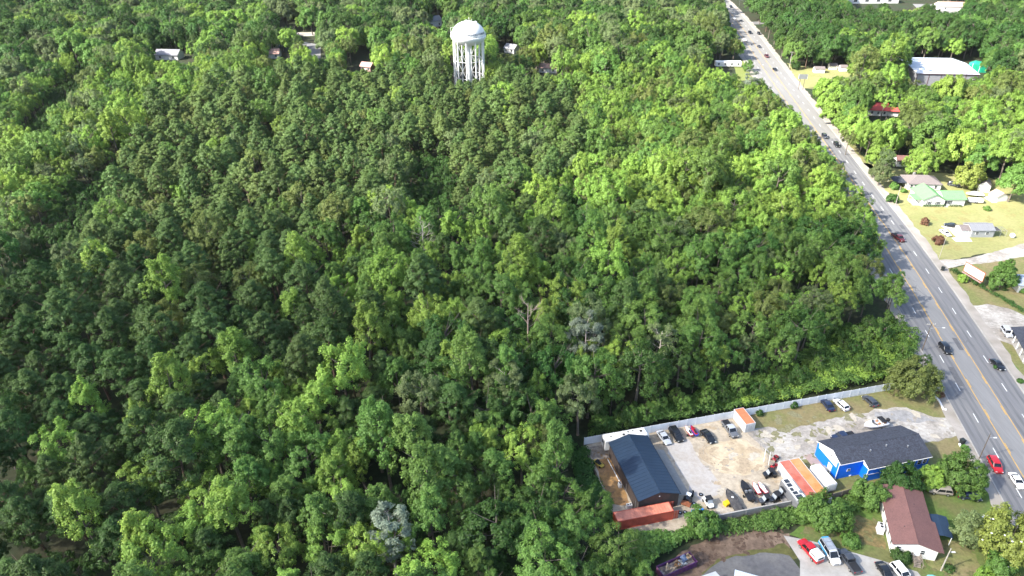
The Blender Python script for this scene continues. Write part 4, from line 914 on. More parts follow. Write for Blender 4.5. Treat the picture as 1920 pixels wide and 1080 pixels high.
for x in (0,1.1,2.2,3.2,4.2): f.tube([(x,0,2.4),(x,3.2,2.4)],.05,4)
f.build('frame', m_steel, t); MB().box(.1,2.0,.1,3.1,2.45,2.5).build('canopy', m_canvas_grey, t)
t = thing('satellite_dish', 'white satellite dish on the lawn right of the small grey house', 'satellite dish', G(*gp(1395,915)), 0); t.scale = (.62,.62,.7)
MB().lathe([(0,0),(.5,.06),(1.0,.22),(1.3,.42),(1.28,.46),(.98,.27),(.5,.11),(0,.05)],18).build('dish', m_trim_white, t, smooth=50).rotation_euler = (.7,0,-.6)
t.children[0].location = (0,0,1.1); MB().tube([(0,0,0),(0,0,1.15)],.08).build('mast', m_steel, t)
t = thing('green_roof_house', 'white house with pale green roof and low hedge on the lawn', 'house', (158.0,258.8,0), R(-1))
m_green = mat('pale_green_roof', (.14,.30,.13), .6, .07, .8); m_shut = mat('dark_shutter', (.05,.05,.06), .6, .1, 2)
gable(t, 8.0, 8.0, 2.8, 4.5, m_siding_white, m_green, ov=.4, x0=8.6, y0=.6, rib=.9)
cg = thing('front_wing', None, None); cg.parent = t; cg.location = (8.55,0,0); cg.rotation_euler = (0,0,R(90))
gable(cg, 10.5, 8.4, 2.8, 4.9, m_siding_white, m_green, ov=.4, rib=.9)
for x in (2.6,6.0): window(t, (x,0,1.5), 3, .9, 1.1, shutters=m_shut)
window(t, (10.6,.6,1.5), 3, 1.2, 1.1, shutters=m_shut)
door(t, (9.2,.6,1.1), 3, m=m_shut); MB().box(8.7,10.0,-.9,.58,0,.2).build('step', m_conc, t)
MB().box(-2.6,.08,1.0,6.0,.0,.35).build('side_porch', m_trim_white, t)
for y in (1.1,5.9): MB().box(-2.5,-2.35,y-.08,y+.08,.35,2.5).build('porch_post', m_trim_white, t)
MB().obox((-1.2,3.5,2.55),(1.45,0,.12),(0,2.8,0),(-.01,0,.06)).build('porch_roof', m_green, t)
t = thing('grey_roof_house', 'white house with grey hip roof behind the green roofed house', 'house', (160.0,274.6,0), R(-5))
hip(t, 0, 12.6, 0, 8.5, 2.8, 4.9, m_siding_white, m_shingle_grey)
for x in (1.2,2.8,4.4): window(t, (x,0,1.5), 3, 1.0, 1.2)
window(t, (10.6,0,1.5), 3, .9, 1.3); MB().box(3.0,3.7,5.2,5.9,3.6,5.3).build('chimney', m_block, t)
MB().obox((-2.8,4.5,2.5),(2.4,0,0),(0,3.4,0),(0,0,.07)).build('carport_roof', m_shingle_dark, t)
for x in (-5.0,-.6):
    for y in (1.3,7.7): MB().box(x-.07,x+.07,y-.07,y+.07,0,2.45).build('carport_post', m_trim_white, t)
def shed(name, label, px, rz, L, W, H, Rz, wall, roof, cat='shed', group=None, doors=True, ov=.2, z=0):
    c = G(*px); t = thing(name, label, cat, (c.x,c.y,z), rz, group)
    gable(t, L, W, H, Rz, wall, roof, ov=ov)
    if doors: door(t, (L*.5,0,1.0), 3, min(1.4,L*.4), 1.8)
    return t
shed('garden_shed', 'tall white gabled shed right of the yellow green tree', gp(1105,350), R(62), 6.0, 4.2, 2.8, 4.3, m_siding_white, m_shingle_grey)
shed('garden_shed', 'low white barn shed with tan roof beside taller white shed', gp(1335,450), R(100), 4.2, 5.0, 2.0, 3.3, m_siding_white, mat('tan_roof', (.42,.30,.25), .8, .12, 1))
sheet('concrete_pad', [gp(1020,395),gp(1150,392),gp(1215,470),gp(1150,472)], MATS['white_concrete'], 2, 0)
boat_trailer(5.0,2.2,'boat trailer by the green roofed house', gp(1000,395), gp(840,385))
t = thing('motorboat', 'white covered motorboat parked right of the green roofed house', 'boat'); MB().loft(hull_rings(6.5,2.4,.9,.45,.45)).build('hull', m_hull_white, t, smooth=40)
MB().loft([[(x,-w,1.3),(x,-w*.7,z),(x,w*.7,z),(x,w,1.3)] for x,w,z in ((-3,1.0,1.4),(-1.5,1.1,1.8),(.5,1.0,2.0),(2,.6,1.5),(2.9,.2,1.4))]).build('cover', m_rv_roof, t, smooth=40); place(t, gp(1000,400), gp(835,390))
t = box_trailer('box_trailer', 'white low trailer on the lawn beside the covered motorboat', G(*gp(850,480)), R(-8), 5.2, 2.2, 1.7, m_siding_white, m_rv_roof)

# houses among trees, far warehouse
t = thing('red_roof_house', 'white house with bright red roof among trees east of the road', 'house', (*G(1626,216)[:2],0), R(-10))
m_redmetal = mat('bright_red_roof', (.55,.085,.075), .6, .1, 1)
gable(t, 9.5, 8.0, 3.0, 5.4, m_siding_white, m_redmetal, ov=.5)
for x in (2,5,8): window(t, (x,0,1.6), 3)
MB().obox((12.4,2.0,3.1),(2.6,0,0),(0,2.6,.35),(0,-.03,.08)).build('porch_roof', m_redmetal, t); MB().box(9.9,14.8,.2,4.3,0,2.7).build('annex', m_siding_white, t)
c = G(1712,158)
t = thing('warehouse', 'large pale grey warehouse with white ribbed roof beyond the trees', 'warehouse', (*G(1714,160)[:2],0), R(-4))
m_wh = mat('pale_grey_cladding', (.26,.26,.28), .6, .06, .5); m_whr = mat('white_metal_roof', (.46,.50,.55), .45, .05, .4)
MB().box(0,34,0,36,0,6.8).build('wall', m_wh, t)
rb = MB(); rb.prism_x([(-.4,7.0),(18,8.6),(36.4,7.0),(36.4,6.84),(18,8.44),(-.4,6.84)], -.4, 34.4)
for i in range(28): rb.add([(i*1.25-.05,-.4,7.01),(i*1.25+.05,-.4,7.01),(i*1.25+.05,18,8.61),(i*1.25-.05,18,8.61),(i*1.25,-.4,7.1),(i*1.25,18,8.7)],[(0,4,5,3),(4,1,2,5)])
rb.build('roof', m_whr, t)
for x in (0.2,6.8,13.6,20.4,27.2,33.8): MB().box(x-.12,x+.12,-.14,-.0,0,6.8).build('column', mat('maroon_column', (.14,.07,.075), .6, .1, 1), t)
MB().box(-.1,34.1,-.5,-.41,6.6,6.95).build('gutter', MATS['maroon_column'], t)
MB().box(29,32.6,-.07,-.01,0,4.2).build('roller_door', m_siding_white, t); 
for x,y in ((16,20),(19,22),(24,19),(10,21),(28,17.6)): 
    MB().box(x-1.2,x+1.2,y-.8,y+.8,8.2,9.5).build('roof_unit', m_trim_white, t)
t = thing('water_slide_tank', 'bright teal covered equipment behind the warehouse right end', 'tank', (*G(1831,133)[:2],0), R(-30))
m_teal = mat('bright_teal_plastic', (.01,.26,.16), .5, .2, 1)
MB().loft([[(x,-w,0),(x,-w,h),(x,-w*.5,h+1.2),(x,w*.5,h+1.2),(x,w,h),(x,w,0)] for x,w,h in ((-5,2.2,3.2),(-2,3.0,4.6),(2,3,4.2),(5,2.0,3.0))]).build('cover', m_teal, t)
fr = MB(); [fr.tube([(x,-3.0,0),(x,-3.0,4.6),(x,3.0,4.6),(x,3.0,0)],.12,5) for x in (-3,1)]; fr.build('frame', m_trim_white, t)
m_dkroof = mat('far_grey_roof', (.22,.22,.24), .8, .15, .8); m_pink = mat('pinkish_roof', (.40,.25,.21), .85, .15, .8); m_pale = mat('pale_far_roof', (.20,.205,.22), .7, .1, .8)
for px, rz, L, W, H, Rz, wl, rf, lab in (
    ((292,112), -5, 15, 9, 3.2, 5.6, m_siding_white, m_dkroof, 'grey roofed house half hidden in trees at upper left'),
    ((497,110), 4, 9, 8, 3.0, 5.2, m_siding_white, m_pink, 'house with pinkish roof left of the small street'),
    ((490,92), 8, 11, 8, 3.0, 5.0, m_siding_white, m_pale, 'pale roofed house behind the pinkish roof'),
    ((805,52), 35, 11, 8, 4.4, 7.0, m_siding_white, m_pale, 'white house with pale roof left of the water tower'),
    ((355,28), -40, 13, 7, 3.4, 5.6, m_siding_white, m_pale, 'white house far away at upper left among trees'),
    ((945,98), -35, 8, 7, 3.0, 5.2, m_siding_white, m_dkroof, 'small dark roofed house right of the water tower'),
    ((676,133), -20, 7, 6, 3.0, 4.8, m_pink, m_pink, 'pink sided cottage left of the tower behind pines'),
    ((1010,136), -10, 11, 7, 3.0, 4.6, m_siding_white, m_pink, 'low house with reddish roof behind the pine tops'),
    ((672,2), 10, 14, 9, 3.4, 5.5, m_siding_white, m_dkroof, 'far dark roofed house at the top edge'),
    ((780,6), -8, 15, 9, 3.4, 5.5, m_siding_white, m_pale, 'far pale roofed house at the top edge left of tower'),
    ((1760,20), -6, 22, 12, 3.4, 6.0, m_siding_white, mat('tan_shingles', (.42,.30,.24), .85, .12, .8), 'wide tan roofed building at the upper right'),
    ((1681,312), -5, 6, 5, 2.6, 4.0, m_siding_white, m_shingle_brown, 'little brown roofed shed behind the blue green oak')):
    t = shed('house', lab, px, R(rz), L, W, H, Rz, wl, rf, 'house', ov=.45)
    for x in (L*.22, L*.8): window(t, (x,0,1.7), 3, 1.2, 1.3)
c = G(1560,8)
t = thing('long_building', 'long white flat roofed building at the top right edge', 'building', (*G(1590,7)[:2],0), R(2))
MB().box(0,44,0,30,0,6).build('wall', m_siding_white, t); MB().box(-.3,44.3,-.3,30.3,6.01,6.5).build('roof', m_trim_white, t)
for x in (6,16,26,36): window(t, (x,0,2.6), 3, 3, 2)
t = box_trailer('mobile_home', 'long white mobile home on grass left of the far road', G(1341,126), R(-2), 16, 4.0, 3.3, m_siding_white, m_rv_roof, 'mobile home')
for x in (2,6,10,14): window(t, (x,0,2.0), 3)
for px, lab, L in (((1527,137),'leftmost pale shed on the verge below dark trees',6.0),((1555,131),'middle white shed on the verge below dark trees',4.6),((1575,134),'rightmost pale shed on the verge beside the oaks',4.2)):
    shed('garden_shed', lab, px, R(-3), L, 4.0, 2.3, 3.4, m_siding_white, m_shingle_grey, group='sheds on the far verge', doors=True)

# right-hand porch house and awning house
p0 = G(1893,632); p1 = G(1925,690); a_ = ang(p0,p1)
t = thing('porch_house', 'grey roofed house with white porch posts at the right edge', 'house', (p0.x,p0.y,0), a_)
L_ = 13.0
MB().add([(-.6,-.5,2.9),(L_,-.5,2.9),(L_,6.4,4.6),(-.6,6.4,4.6),(-.6,-.5,3.02),(L_,-.5,3.02),(L_,6.4,4.72),(-.6,6.4,4.72)],[(0,1,2,3),(4,5,6,7),(0,1,5,4),(1,2,6,5),(2,3,7,6),(3,0,4,7)]).build('roof', m_shingle_dark, t)
MB().box(-.3,L_,-.2,.1,2.62,2.86).build('beam', m_trim_white, t)
for x in (0,3.0,6.0,9.0,12.0): MB().box(x-.12,x+.12,-.16,.08,.1,2.62).build('post', m_trim_white, t)
MB().box(-.4,L_,-.35,2.4,0,.1).build('porch_floor', m_conc, t)
MB().box(0,L_,2.4,6.2,0,3.5).build('wall', m_siding_white, t)
for x in (2,6,10): window(t, (x,2.4,1.7), 3)
t = thing('awning_house', 'pale blue roofed building cut by right edge beside bushy tree', 'house', (*G(1906,548)[:2],0), R(-8))
gable(t, 9, 6, 2.9, 3.6, m_siding_white, mat('pale_blue_roof', (.30,.34,.40), .5, .06, .8), ov=.7, rib=.8)
window(t, (0,3,1.6), 2); window(t, (3,0,1.6), 3)

# billboard
a = G(1806.7,507,2.0); b = G(1841.5,528,2.0); L = (b-a).length
t = thing('billboard', 'white roadside billboard with rusty orange frame beside a bushy tree', 'billboard', (a.x,a.y,0), ang(a,b))
m_rust = mat('rusty_orange_frame', (.38,.14,.07), .8, .2, 2)
MB().box(0,L,0,.18,2.0,5.0).build('panel', mat('white_billboard_face', (.74,.74,.72), .6, .04, 1), t)
fr = MB(); fr.box(-.15,L+.15,-.05,.22,4.9,5.1); fr.box(-.15,L+.15,-.05,.22,1.85,2.05); fr.box(-.15,.08,-.05,.22,2.05,4.9); fr.box(L-.08,L+.15,-.05,.22,2.05,4.9); fr.build('frame', m_rust, t)
fr = MB(); fr.box(0,L,-.7,-.05,1.55,1.62); fr.box(0,L,-.06,.0,1.1,1.5); fr.build('catwalk', mat('pinkish_steel', (.34,.22,.2), .8, .15, 2), t)
for x in (.8,L/2,L-.8): MB().tube([(x,.3,0),(x,.3,4.8)],.13).build('post', m_rust, t)
def text_mesh(s, size, ext=.01):
    cu = bpy.data.curves.new('lettering', 'FONT'); cu.body = s; cu.size = size; cu.extrude = ext; cu.align_x = 'CENTER'; cu.resolution_u = 3
    o = bpy.data.objects.new('lettering', cu); me = bpy.data.meshes.new_from_object(o); bpy.data.objects.remove(o); return me
me = text_mesh('C  CLINTZ', 1.05); me.transform(Matrix.Translation((L/2,-.012,3.1)) @ Matrix.Rotation(R(90),4,'X')); me.materials.append(mat('faded_letter_paint', (.17,.17,.18), .7, .1, 2))
o = bpy.data.objects.new('lettering', me); col.objects.link(o); o.parent = t

# water tower
m_tank = mat('white_tank_paint', (.62,.62,.61), .45, .03, .2)
TC = Vector((-23.6,409.5,0))
t = thing('water_tower', 'tall white water tower with domed tank above the forest', 'water tower', TC, 0); t.scale = (.93,.93,.95)
prof = [(0,27.2),(4,27.4),(7.2,28.2),(9.0,29.6),(9.9,30.8),(10.25,31.6),(10.25,32.3),(9.75,32.7)] + [(9.7*math.cos(a), 32.9+7.3*math.sin(a)) for a in [R(x) for x in range(8,91,8)]] + [(0,40.2)]
MB().lathe(prof, 40).build('tank', m_tank, t, smooth=30)
rl = MB()
for z in (33.2,33.75): rl.tube([(10.2*math.cos(2*math.pi*k/40),10.2*math.sin(2*math.pi*k/40),z) for k in range(41)], .05, 4)
for k in range(40): rl.tube([(10.2*math.cos(2*math.pi*k/40),10.2*math.sin(2*math.pi*k/40),32.3),(10.2*math.cos(2*math.pi*k/40),10.2*math.sin(2*math.pi*k/40),33.75)],.04,4)
rl.build('railing', m_tank, t)
NL = 10; LR = 8.8
lp_ = [Vector((LR*math.cos(R(12+36*k)), LR*math.sin(R(12+36*k)), 0)) for k in range(NL)]
for k in range(NL):
    MB().tube([lp_[k]*1.02, lp_[k]+Vector((0,0,30.6))], .42, 12).build('leg', m_tank, t, smooth=40)
MB().tube([(0,0,0),(0,0,27.6)], 1.1, 14).build('riser_pipe', m_tank, t, smooth=40)
for k in range(NL):
    a, b = lp_[k], lp_[(k+1) % NL]; s = MB()
    for z in (9.5,19): s.tube([a+Vector((0,0,z)), b+Vector((0,0,z))], .15, 6)
    for z0, z1 in ((.4,9.5),(9.5,19),(19,28.5)):
        s.tube([a+Vector((0,0,z0)), b+Vector((0,0,z1))], .07, 5); s.tube([b+Vector((0,0,z0)), a+Vector((0,0,z1))], .09, 5)
    s.build('bracing', m_tank, t)
an = MB(); an.tube([(.6,0,40.0),(.6,0,42.2)],.12,5); an.tube([(2.2,0,39.8),(2.2,0,41.4)],.1,5); an.build('antenna', m_tank, t)
MB().lathe([(0,0),(.7,0),(.7,.8),(0,.9)],12,(-.9,0,39.9)).build('roof_hatch', m_tank, t)
MB().obox((4.6,-.5,39.6),(.6,0,-.3),(0,.5,0),(0,0,.6)).build('roof_box', m_tank, t)
ld = MB(); ld.tube([(-10.1,-2.5,32.3),(-9.9,-2.5,37.2),(-8.2,-2.1,37.3)],.12,5); ld.build('ladder', m_tank, t)
for s, z0, size, mid in (('MONCKS CORNER', 33.0, 1.55, -52), ('SC', 31.6, 1.05, -60)):
    me = text_mesh(s, size, .03)
    for vtx in me.vertices:
        x, y, e = vtx.co; zz = z0 + y*.92 + (.9 if s != 'SC' else 0.75)
        rr = 9.7*math.cos(math.asin(min(.98, max(0.0,(zz-32.9)/7.3)))) if zz > 32.9 else 9.85
        th_ = R(mid) + x/9.7; rr += .05 + e; vtx.co = (rr*math.cos(th_), rr*math.sin(th_), zz)
    me.materials.append(mat('dark_tank_lettering', (.03,.035,.06), .6, .1, 2)); o = bpy.data.objects.new('lettering', me); col.objects.link(o); o.parent = t

# poles, lamps, signs, bins
def utility_pole(label, base, h, arms=1, m=None, arm_rz=0, lamp=None, r=.14, cat='utility pole', name='utility_pole', group='poles along the road'):
    c = G(*base); t = thing(name, label, cat, (c.x,c.y,0), arm_rz, group)
    MB().tube([(0,0,-.3),(0,0,h*.5),(0,0,h)], [r, r*.85, r*.65], 8).build('pole', m or m_pole, t, smooth=40)
    for k in range(arms):
        MB().box(-1.2,1.2,-.07+.1,.07+.1,h-.45-k*.9,h-.3-k*.9).build('crossarm', m_pole_pale, t)
        b = MB(); [b.lathe([(0,0),(.06,0),(.06,.16),(0,.18)],6,(x,.1,h-.3-k*.9)) for x in (-1.1,-.6,.6,1.1)]; b.build('insulator', m_lamp, t)
    if arms: MB().lathe([(0,0),(.22,.0),(.22,.75),(0,.8)],10,(.0,-.32,h-2.0)).build('transformer', m_steel, t)
    if lamp:
        MB().tube([(0,0,h*.82),(lamp*.5,0,h*.85),(lamp,0,h*.85)],.045,5).build('lamp_arm', m_steel, t)
        MB().obox((lamp+.25,0,h*.85-.03),(.35,0,0),(0,.13,0),(0,0,.06)).build('lamp_head', m_lamp, t)
    return t
utility_pole('dark utility pole with transformer and lamp arm behind roadside tree', (1729,657), 9.0, 1, lamp=3.4)
utility_pole('leaning dark lamp pole on the verge above the bright red suv', (1836,860), 7.6, 0, lamp=1.2, r=.12)
utility_pole('pale wooden pole on grass near the red brown roofed house', (1764,1070), 6.4, 0, m=m_pole_pale, lamp=.5, r=.15)
utility_pole('thin pale pole on the lawn above the billboard driveway', (1760,486), 10.0, 0, m=m_pole_pale, r=.09)
utility_pole('wooden pole on the lawn edge left of the green roofed house', (1678,387), 8.5, 0, m=m_pole_pale, r=.12)
utility_pole('tall grey pole on the right verge of the far road', (1479,131), 11, 1, m=m_pole_pale, r=.16)
for b, lab in (((1421,143),'thin lamp pole left of far road beside bushes'),((1446,176),'thin lamp pole left of the road nearest the forest'),((1398,104),'thin lamp pole beside far left trees'),((1366,41),'thin lamp pole at the far crossing'),((1385,16),'tall thin pole at the top of the road')):
    utility_pole(lab, b, 8.0, 0, m=m_steel, lamp=1.6, r=.08)
c = G(1501,168); t = thing('road_sign', 'small pale two post roadside sign on the far right verge', 'sign', (c.x,c.y,0), R(-8))
MB().box(-2.4,2.4,-.08,.08,6.0,8.6).build('panel', m_steel, t); [MB().tube([(x,.15,0),(x,.15,8.4)],.14).build('post', m_pole, t) for x in (-1.2,1.2)]
for x in (-2.42,2.34): MB().box(x,x+.08,-.1,.1,5.95,8.65).build('edge_trim', m_trim_white, t)
m_bin = mat('dark_bin_plastic', (.02,.025,.024), .5, .15, 3)
def bin_(label, px, rz=.3):
    c = G(*px); t = thing('wheelie_bin', label, 'bin', (c.x,c.y,0), rz, 'wheelie bins by the road')
    MB().loft([[(-w,-d,z),(w,-d,z),(w,d,z),(-w,d,z)] for w,d,z in ((.38,.38,.1),(.5,.5,1.25))]).build('tub', m_bin, t)
    MB().loft([[(-w,-d,z),(w,-d,z),(w,d,z),(-w,d,z)] for w,d,z in ((.55,.56,1.25),(.55,.56,1.32),(.3,.4,1.42))]).build('lid', m_bin, t)
    for s in (-1,1): MB().wheel((s*.36,.42,.15),(1,0,0),.15,.1).build('wheel', m_tyre, t)
bin_('black wheelie bin where the gravel drive meets the road', (1803,832)); bin_('black wheelie bin beside driveway near the billboard', (1767,507), .8)
t = MB(); pts = [G(*p) for p in ((1744,727),(1751,742),(1760,752),(1768,768),(1774,769))]
for a,b in zip(pts,pts[1:]):
    d = (b-a).normalized(); n = Vector((-d.y,d.x,0))*.16; t.loft([[a-n,a+n,a+n+Vector((0,0,.38)),a-n+Vector((0,0,.38))],[b-n,b+n,b+n+Vector((0,0,.38)),b-n+Vector((0,0,.38))]])
tag(t.build('garden_edging', m_trim_white), 'low white garden edging wall beside the round roadside tree', 'wall')
t = MB(); pts = [G(*p) for p in ((1798,833),(1801,838),(1805,843))]
for a,b in zip(pts,pts[1:]):
    d = (b-a).normalized(); n = Vector((-d.y,d.x,0))*.16; t.loft([[a-n,a+n,a+n+Vector((0,0,.4)),a-n+Vector((0,0,.4))],[b-n,b+n,b+n+Vector((0,0,.4)),b-n+Vector((0,0,.4))]])
tag(t.build('garden_edging', m_trim_white), 'short white garden edging wall beside the black bin', 'wall')
sheet('flower_bed', [(1746,724),(1766,733),(1776,765),(1768,766),(1758,748)], mat('dark_bark_mulch', (.07,.03,.025), .95, .4, 1.5), 3, .15)

# bottom edge: dumpster with junk, carport roofs, umbrella
a = G(1243,1090); b = G(1306,1062); dd = ang(a,b)
t = thing('dumpster', 'long open purple dumpster full of scrap at the bottom edge', 'dumpster', (a.x,a.y,0), dd)
m_pur = mat('purple_dumpster_paint', (.085,.03,.13), .6, .25, 1.5, color2=(.13,.05,.09), scale2=.8)
LD = (b-a).length; WD = 2.4
w = MB(); w.box(0,LD,0,.1,0,1.5); w.box(0,LD,WD-.1,WD,0,1.5); w.box(0,.1,.1,WD-.1,0,1.5); w.box(LD-.1,LD,.1,WD-.1,0,1.5); w.box(.1,LD-.1,.1,WD-.1,.1,.2); w.build('walls', m_pur, t)
rb = MB(); [rb.box(x-.06,x+.06,-.09,0,.05,1.5) for x in np.arange(.4,LD,.9)]; rb.box(-.05,LD+.05,-.1,.02,1.5,1.6); rb.box(-.05,LD+.05,WD-.02,WD+.1,1.5,1.6); rb.build('rib', m_pur, t)
dv = Vector((math.cos(dd),math.sin(dd),0)); dn = Vector((-dv.y,dv.x,0)); r_ = random.Random(9)
junk = [('cardboard_box','brown cardboard box in the middle of the scrap dumpster',(.36,.21,.11),3.6,1.2,.9,.8),('wooden_crate','pale wooden crate at the right end of the dumpster',(.50,.36,.22),6.3,1.7,.7,.8),('scrap_sheet','bluish grey crumpled sheet at the far end of the dumpster',(.16,.20,.28),5.4,1.8,1.3,.7),
 ('scrap_boards','white broken boards heaped across the dumpster',(.60,.58,.52),4.6,1.2,1.2,.5),('scrap_boards','tan broken boards at the near end of the dumpster',(.40,.30,.2),2.2,1.2,1.2,.4)]
for nm, lab, cc, x, y, s, h in junk:
    o = MB()
    if 'boards' in nm:
        for k in range(9): o.obox((r_.uniform(-.8,.8),r_.uniform(-.7,.7),r_.uniform(.1,.5)),(r_.uniform(.3,.8),r_.uniform(-.5,.5),r_.uniform(-.2,.2)),(-.05,.1,0),(0,.02,.04))
    elif 'sheet' in nm:
        for k in range(4): o.add([(-.8+r_.uniform(-.2,.2),-.6,.1+.2*k),(.7,-.5+r_.uniform(-.2,.2),.3),(.8,.6,.2+.15*k),(-.6,.6,.5)],[(0,1,2,3)])
    else:
        o.loft([[(-s*.5,-s*.4,0),(s*.5,-s*.4,0),(s*.5,s*.4,0),(-s*.5,s*.4,0)],[(-s*.5,-s*.4,h),(s*.5,-s*.4,h),(s*.5,s*.4,h),(-s*.5,s*.4,h)]],caps=False); o.box(-s*.48,s*.48,-s*.38,s*.38,.02,.06)
        for q in (-1,1): o.obox((0,q*s*.55,h),(s*.5,0,0),(0,s*.16,.06),(0,0,.012))
    o = o.build(nm, mat(nm+'_%d'%int(x*10), cc, .85, .3, 2)); p = a + dv*x*LD/7.2 + dn*y; o.location = (p.x,p.y,1.0); o.rotation_euler = (.1,.15,dd+.3); tag(o, lab, 'scrap')
# low heap filling the dumpster
hb = MB(); vs = []
for i in range(9):
    for j in range(4): vs.append((.12+(LD-.24)*i/8, .12+(WD-.24)*j/3, .75+r_.uniform(0,.35)))
hb.add(vs, [(i*4+j,i*4+j+1,i*4+j+5,i*4+j+4) for i in range(8) for j in range(3)])
o = hb.build('scrap_heap', mat('mixed_scrap', (.16,.12,.10), .9, .6, 1.5, color2=(.30,.26,.22), scale2=1.2)); o.location = (a.x,a.y,0); o.rotation_euler = (0,0,dd); tag(o, 'heap of mixed scrap filling the open purple dumpster', 'scrap')
a = G(1378,1068,2.6); b = G(1432,1083,2.6); t = thing('metal_carport', 'pale corrugated metal carport roof at the bottom edge', 'carport', (a.x,a.y,0), ang(a,b))
vs = []; rbm = MB(); n_ = 44; Lc = 8.5
for i in range(n_+1):
    x = Lc*i/n_; z = 2.6+(.05 if i%2 else 0); vs += [(x,0,z),(x,-6.0,z-.4)]
rbm.add(vs, [(2*i,2*i+1,2*i+3,2*i+2) for i in range(n_)]); rbm.build('roof', mat('corrugated_pale_metal', (.50,.56,.62), .4, .06, .8, metal=.2), t)
for x in (.2,Lc-.2):
    for y in (-.2,-5.8): MB().box(x-.06,x+.06,y-.06,y+.06,0,2.5+(.0 if y>-1 else -.4)).build('post', m_steel, t)
a = G(1318,1082,2.4); b = G(1336,1070,2.4); t = thing('garden_shed', 'dark edged low shed roof at the bottom edge beside dumpster', 'shed', (a.x+.5,a.y-3.0,0), R(20))
gable(t, 3.4, 3.2, 2.1, 2.5, m_wood, mat('pale_felt_roof', (.40,.42,.44), .8, .1, 1), ov=.2)
c = G(1752,1088,2.3); t = thing('patio_umbrella', 'round teal patio umbrella cut by the bottom edge', 'umbrella', (c.x,c.y,0), 0)
MB().lathe([(1.5,2.05),(.9,2.32),(0,2.6),(0,2.56),(.9,2.28),(1.5,2.0)],10).build('canopy', mat('teal_canvas', (.16,.45,.46), .8, .06, 1.5), t); MB().tube([(0,0,0),(0,0,2.6)],.04).build('pole', m_steel, t); MB().lathe([(0,0),(.35,0),(.3,.1),(0,.12)],12).build('base', m_conc, t)

rb = MB(); r_ = random.Random(12)
bh = bpy.data.objects['blue_house']
for x,y in ((2.2,3.2),(6.5,3.6),(11.4,2.6)):
    z = BH+(BR-BH)*y/BRY+.1; MB().lathe([(0,0),(.14,0),(.14,.45),(.2,.5),(0,.6)],8,(x,y,z)).build('roof_vent', m_steel, bh)
# ---------------------------------------------------------------- foliage
LEAF = {k: leaf_mat(k + '_foliage', c, **kw) for k, (c, kw) in dict(
    lime=((.200,.318,.054), {}), fresh=((.110,.202,.041), {}), deep=((.052,.116,.024), {}), olive=((.132,.170,.044), {}),
    sage=((.135,.185,.070), {}), silver=((.19,.235,.165), dict(hue=.01)), pine=((.087,.146,.040), dict(trans=.2)),
    dark_pine=((.058,.110,.027), dict(trans=.2)), light_pine=((.112,.170,.046), dict(trans=.2)), bronze=((.16,.085,.05), {}), gold=((.19,.24,.05), {})).items()}
m_bark = mat('grey_bark', (.13,.11,.09), .95, .3, 3); m_bark_pale = mat('pale_bark', (.36,.33,.29), .95, .2, 3); m_bark_pine = mat('reddish_bark', (.12,.08,.06), .95, .3, 3)
def leaf_cloud(P_, N_, size, aspect, name, m):
    n = len(P_); N_ = N_ / np.linalg.norm(N_, axis=1, keepdims=True)
    ref = rng.normal(size=(n,3)); T = np.cross(N_, ref); T /= np.linalg.norm(T, axis=1, keepdims=True); B = np.cross(N_, T)
    s = (size * rng.uniform(.65,1.3,n))[:,None]; a = (aspect if np.isscalar(aspect) else aspect)
    V = np.stack([P_-T*s, P_-B*s*a+N_*s*.12, P_+T*s, P_+B*s*a+N_*s*.12], 1).reshape(-1,3).astype(np.float32)
    me = bpy.data.meshes.new(name); me.vertices.add(4*n); me.vertices.foreach_set('co', V.ravel())
    me.loops.add(4*n); me.loops.foreach_set('vertex_index', np.arange(4*n, dtype=np.int32))
    me.polygons.add(n); me.polygons.foreach_set('loop_start', np.arange(0,4*n,4,dtype=np.int32))
    me.update(calc_edges=True); me.materials.append(m); return me
def puffs_to_leaves(C, rad, per, up=.25, shell=.55, center=None, squash=.8):
    Ps, Ns = [], []
    for c, r in zip(C, rad):
        k = max(8, int(per * r * r)); d = rng.normal(size=(k,3)); d /= np.linalg.norm(d, axis=1, keepdims=True)
        out = c - center; out = out / (np.linalg.norm(out) + 1e-6)
        d = d + out * .45 + np.array([0,0,.25]); d /= np.linalg.norm(d, axis=1, keepdims=True)
        rr = r * rng.uniform(shell, 1.05, k)[:,None]
        Ps.append(c + d * rr * np.array([1,1,squash])); Ns.append(d * .75 + out * .45 + rng.normal(size=(k,3)) * .34 + np.array([0,0,up]))
    return np.concatenate(Ps), np.concatenate(Ns)
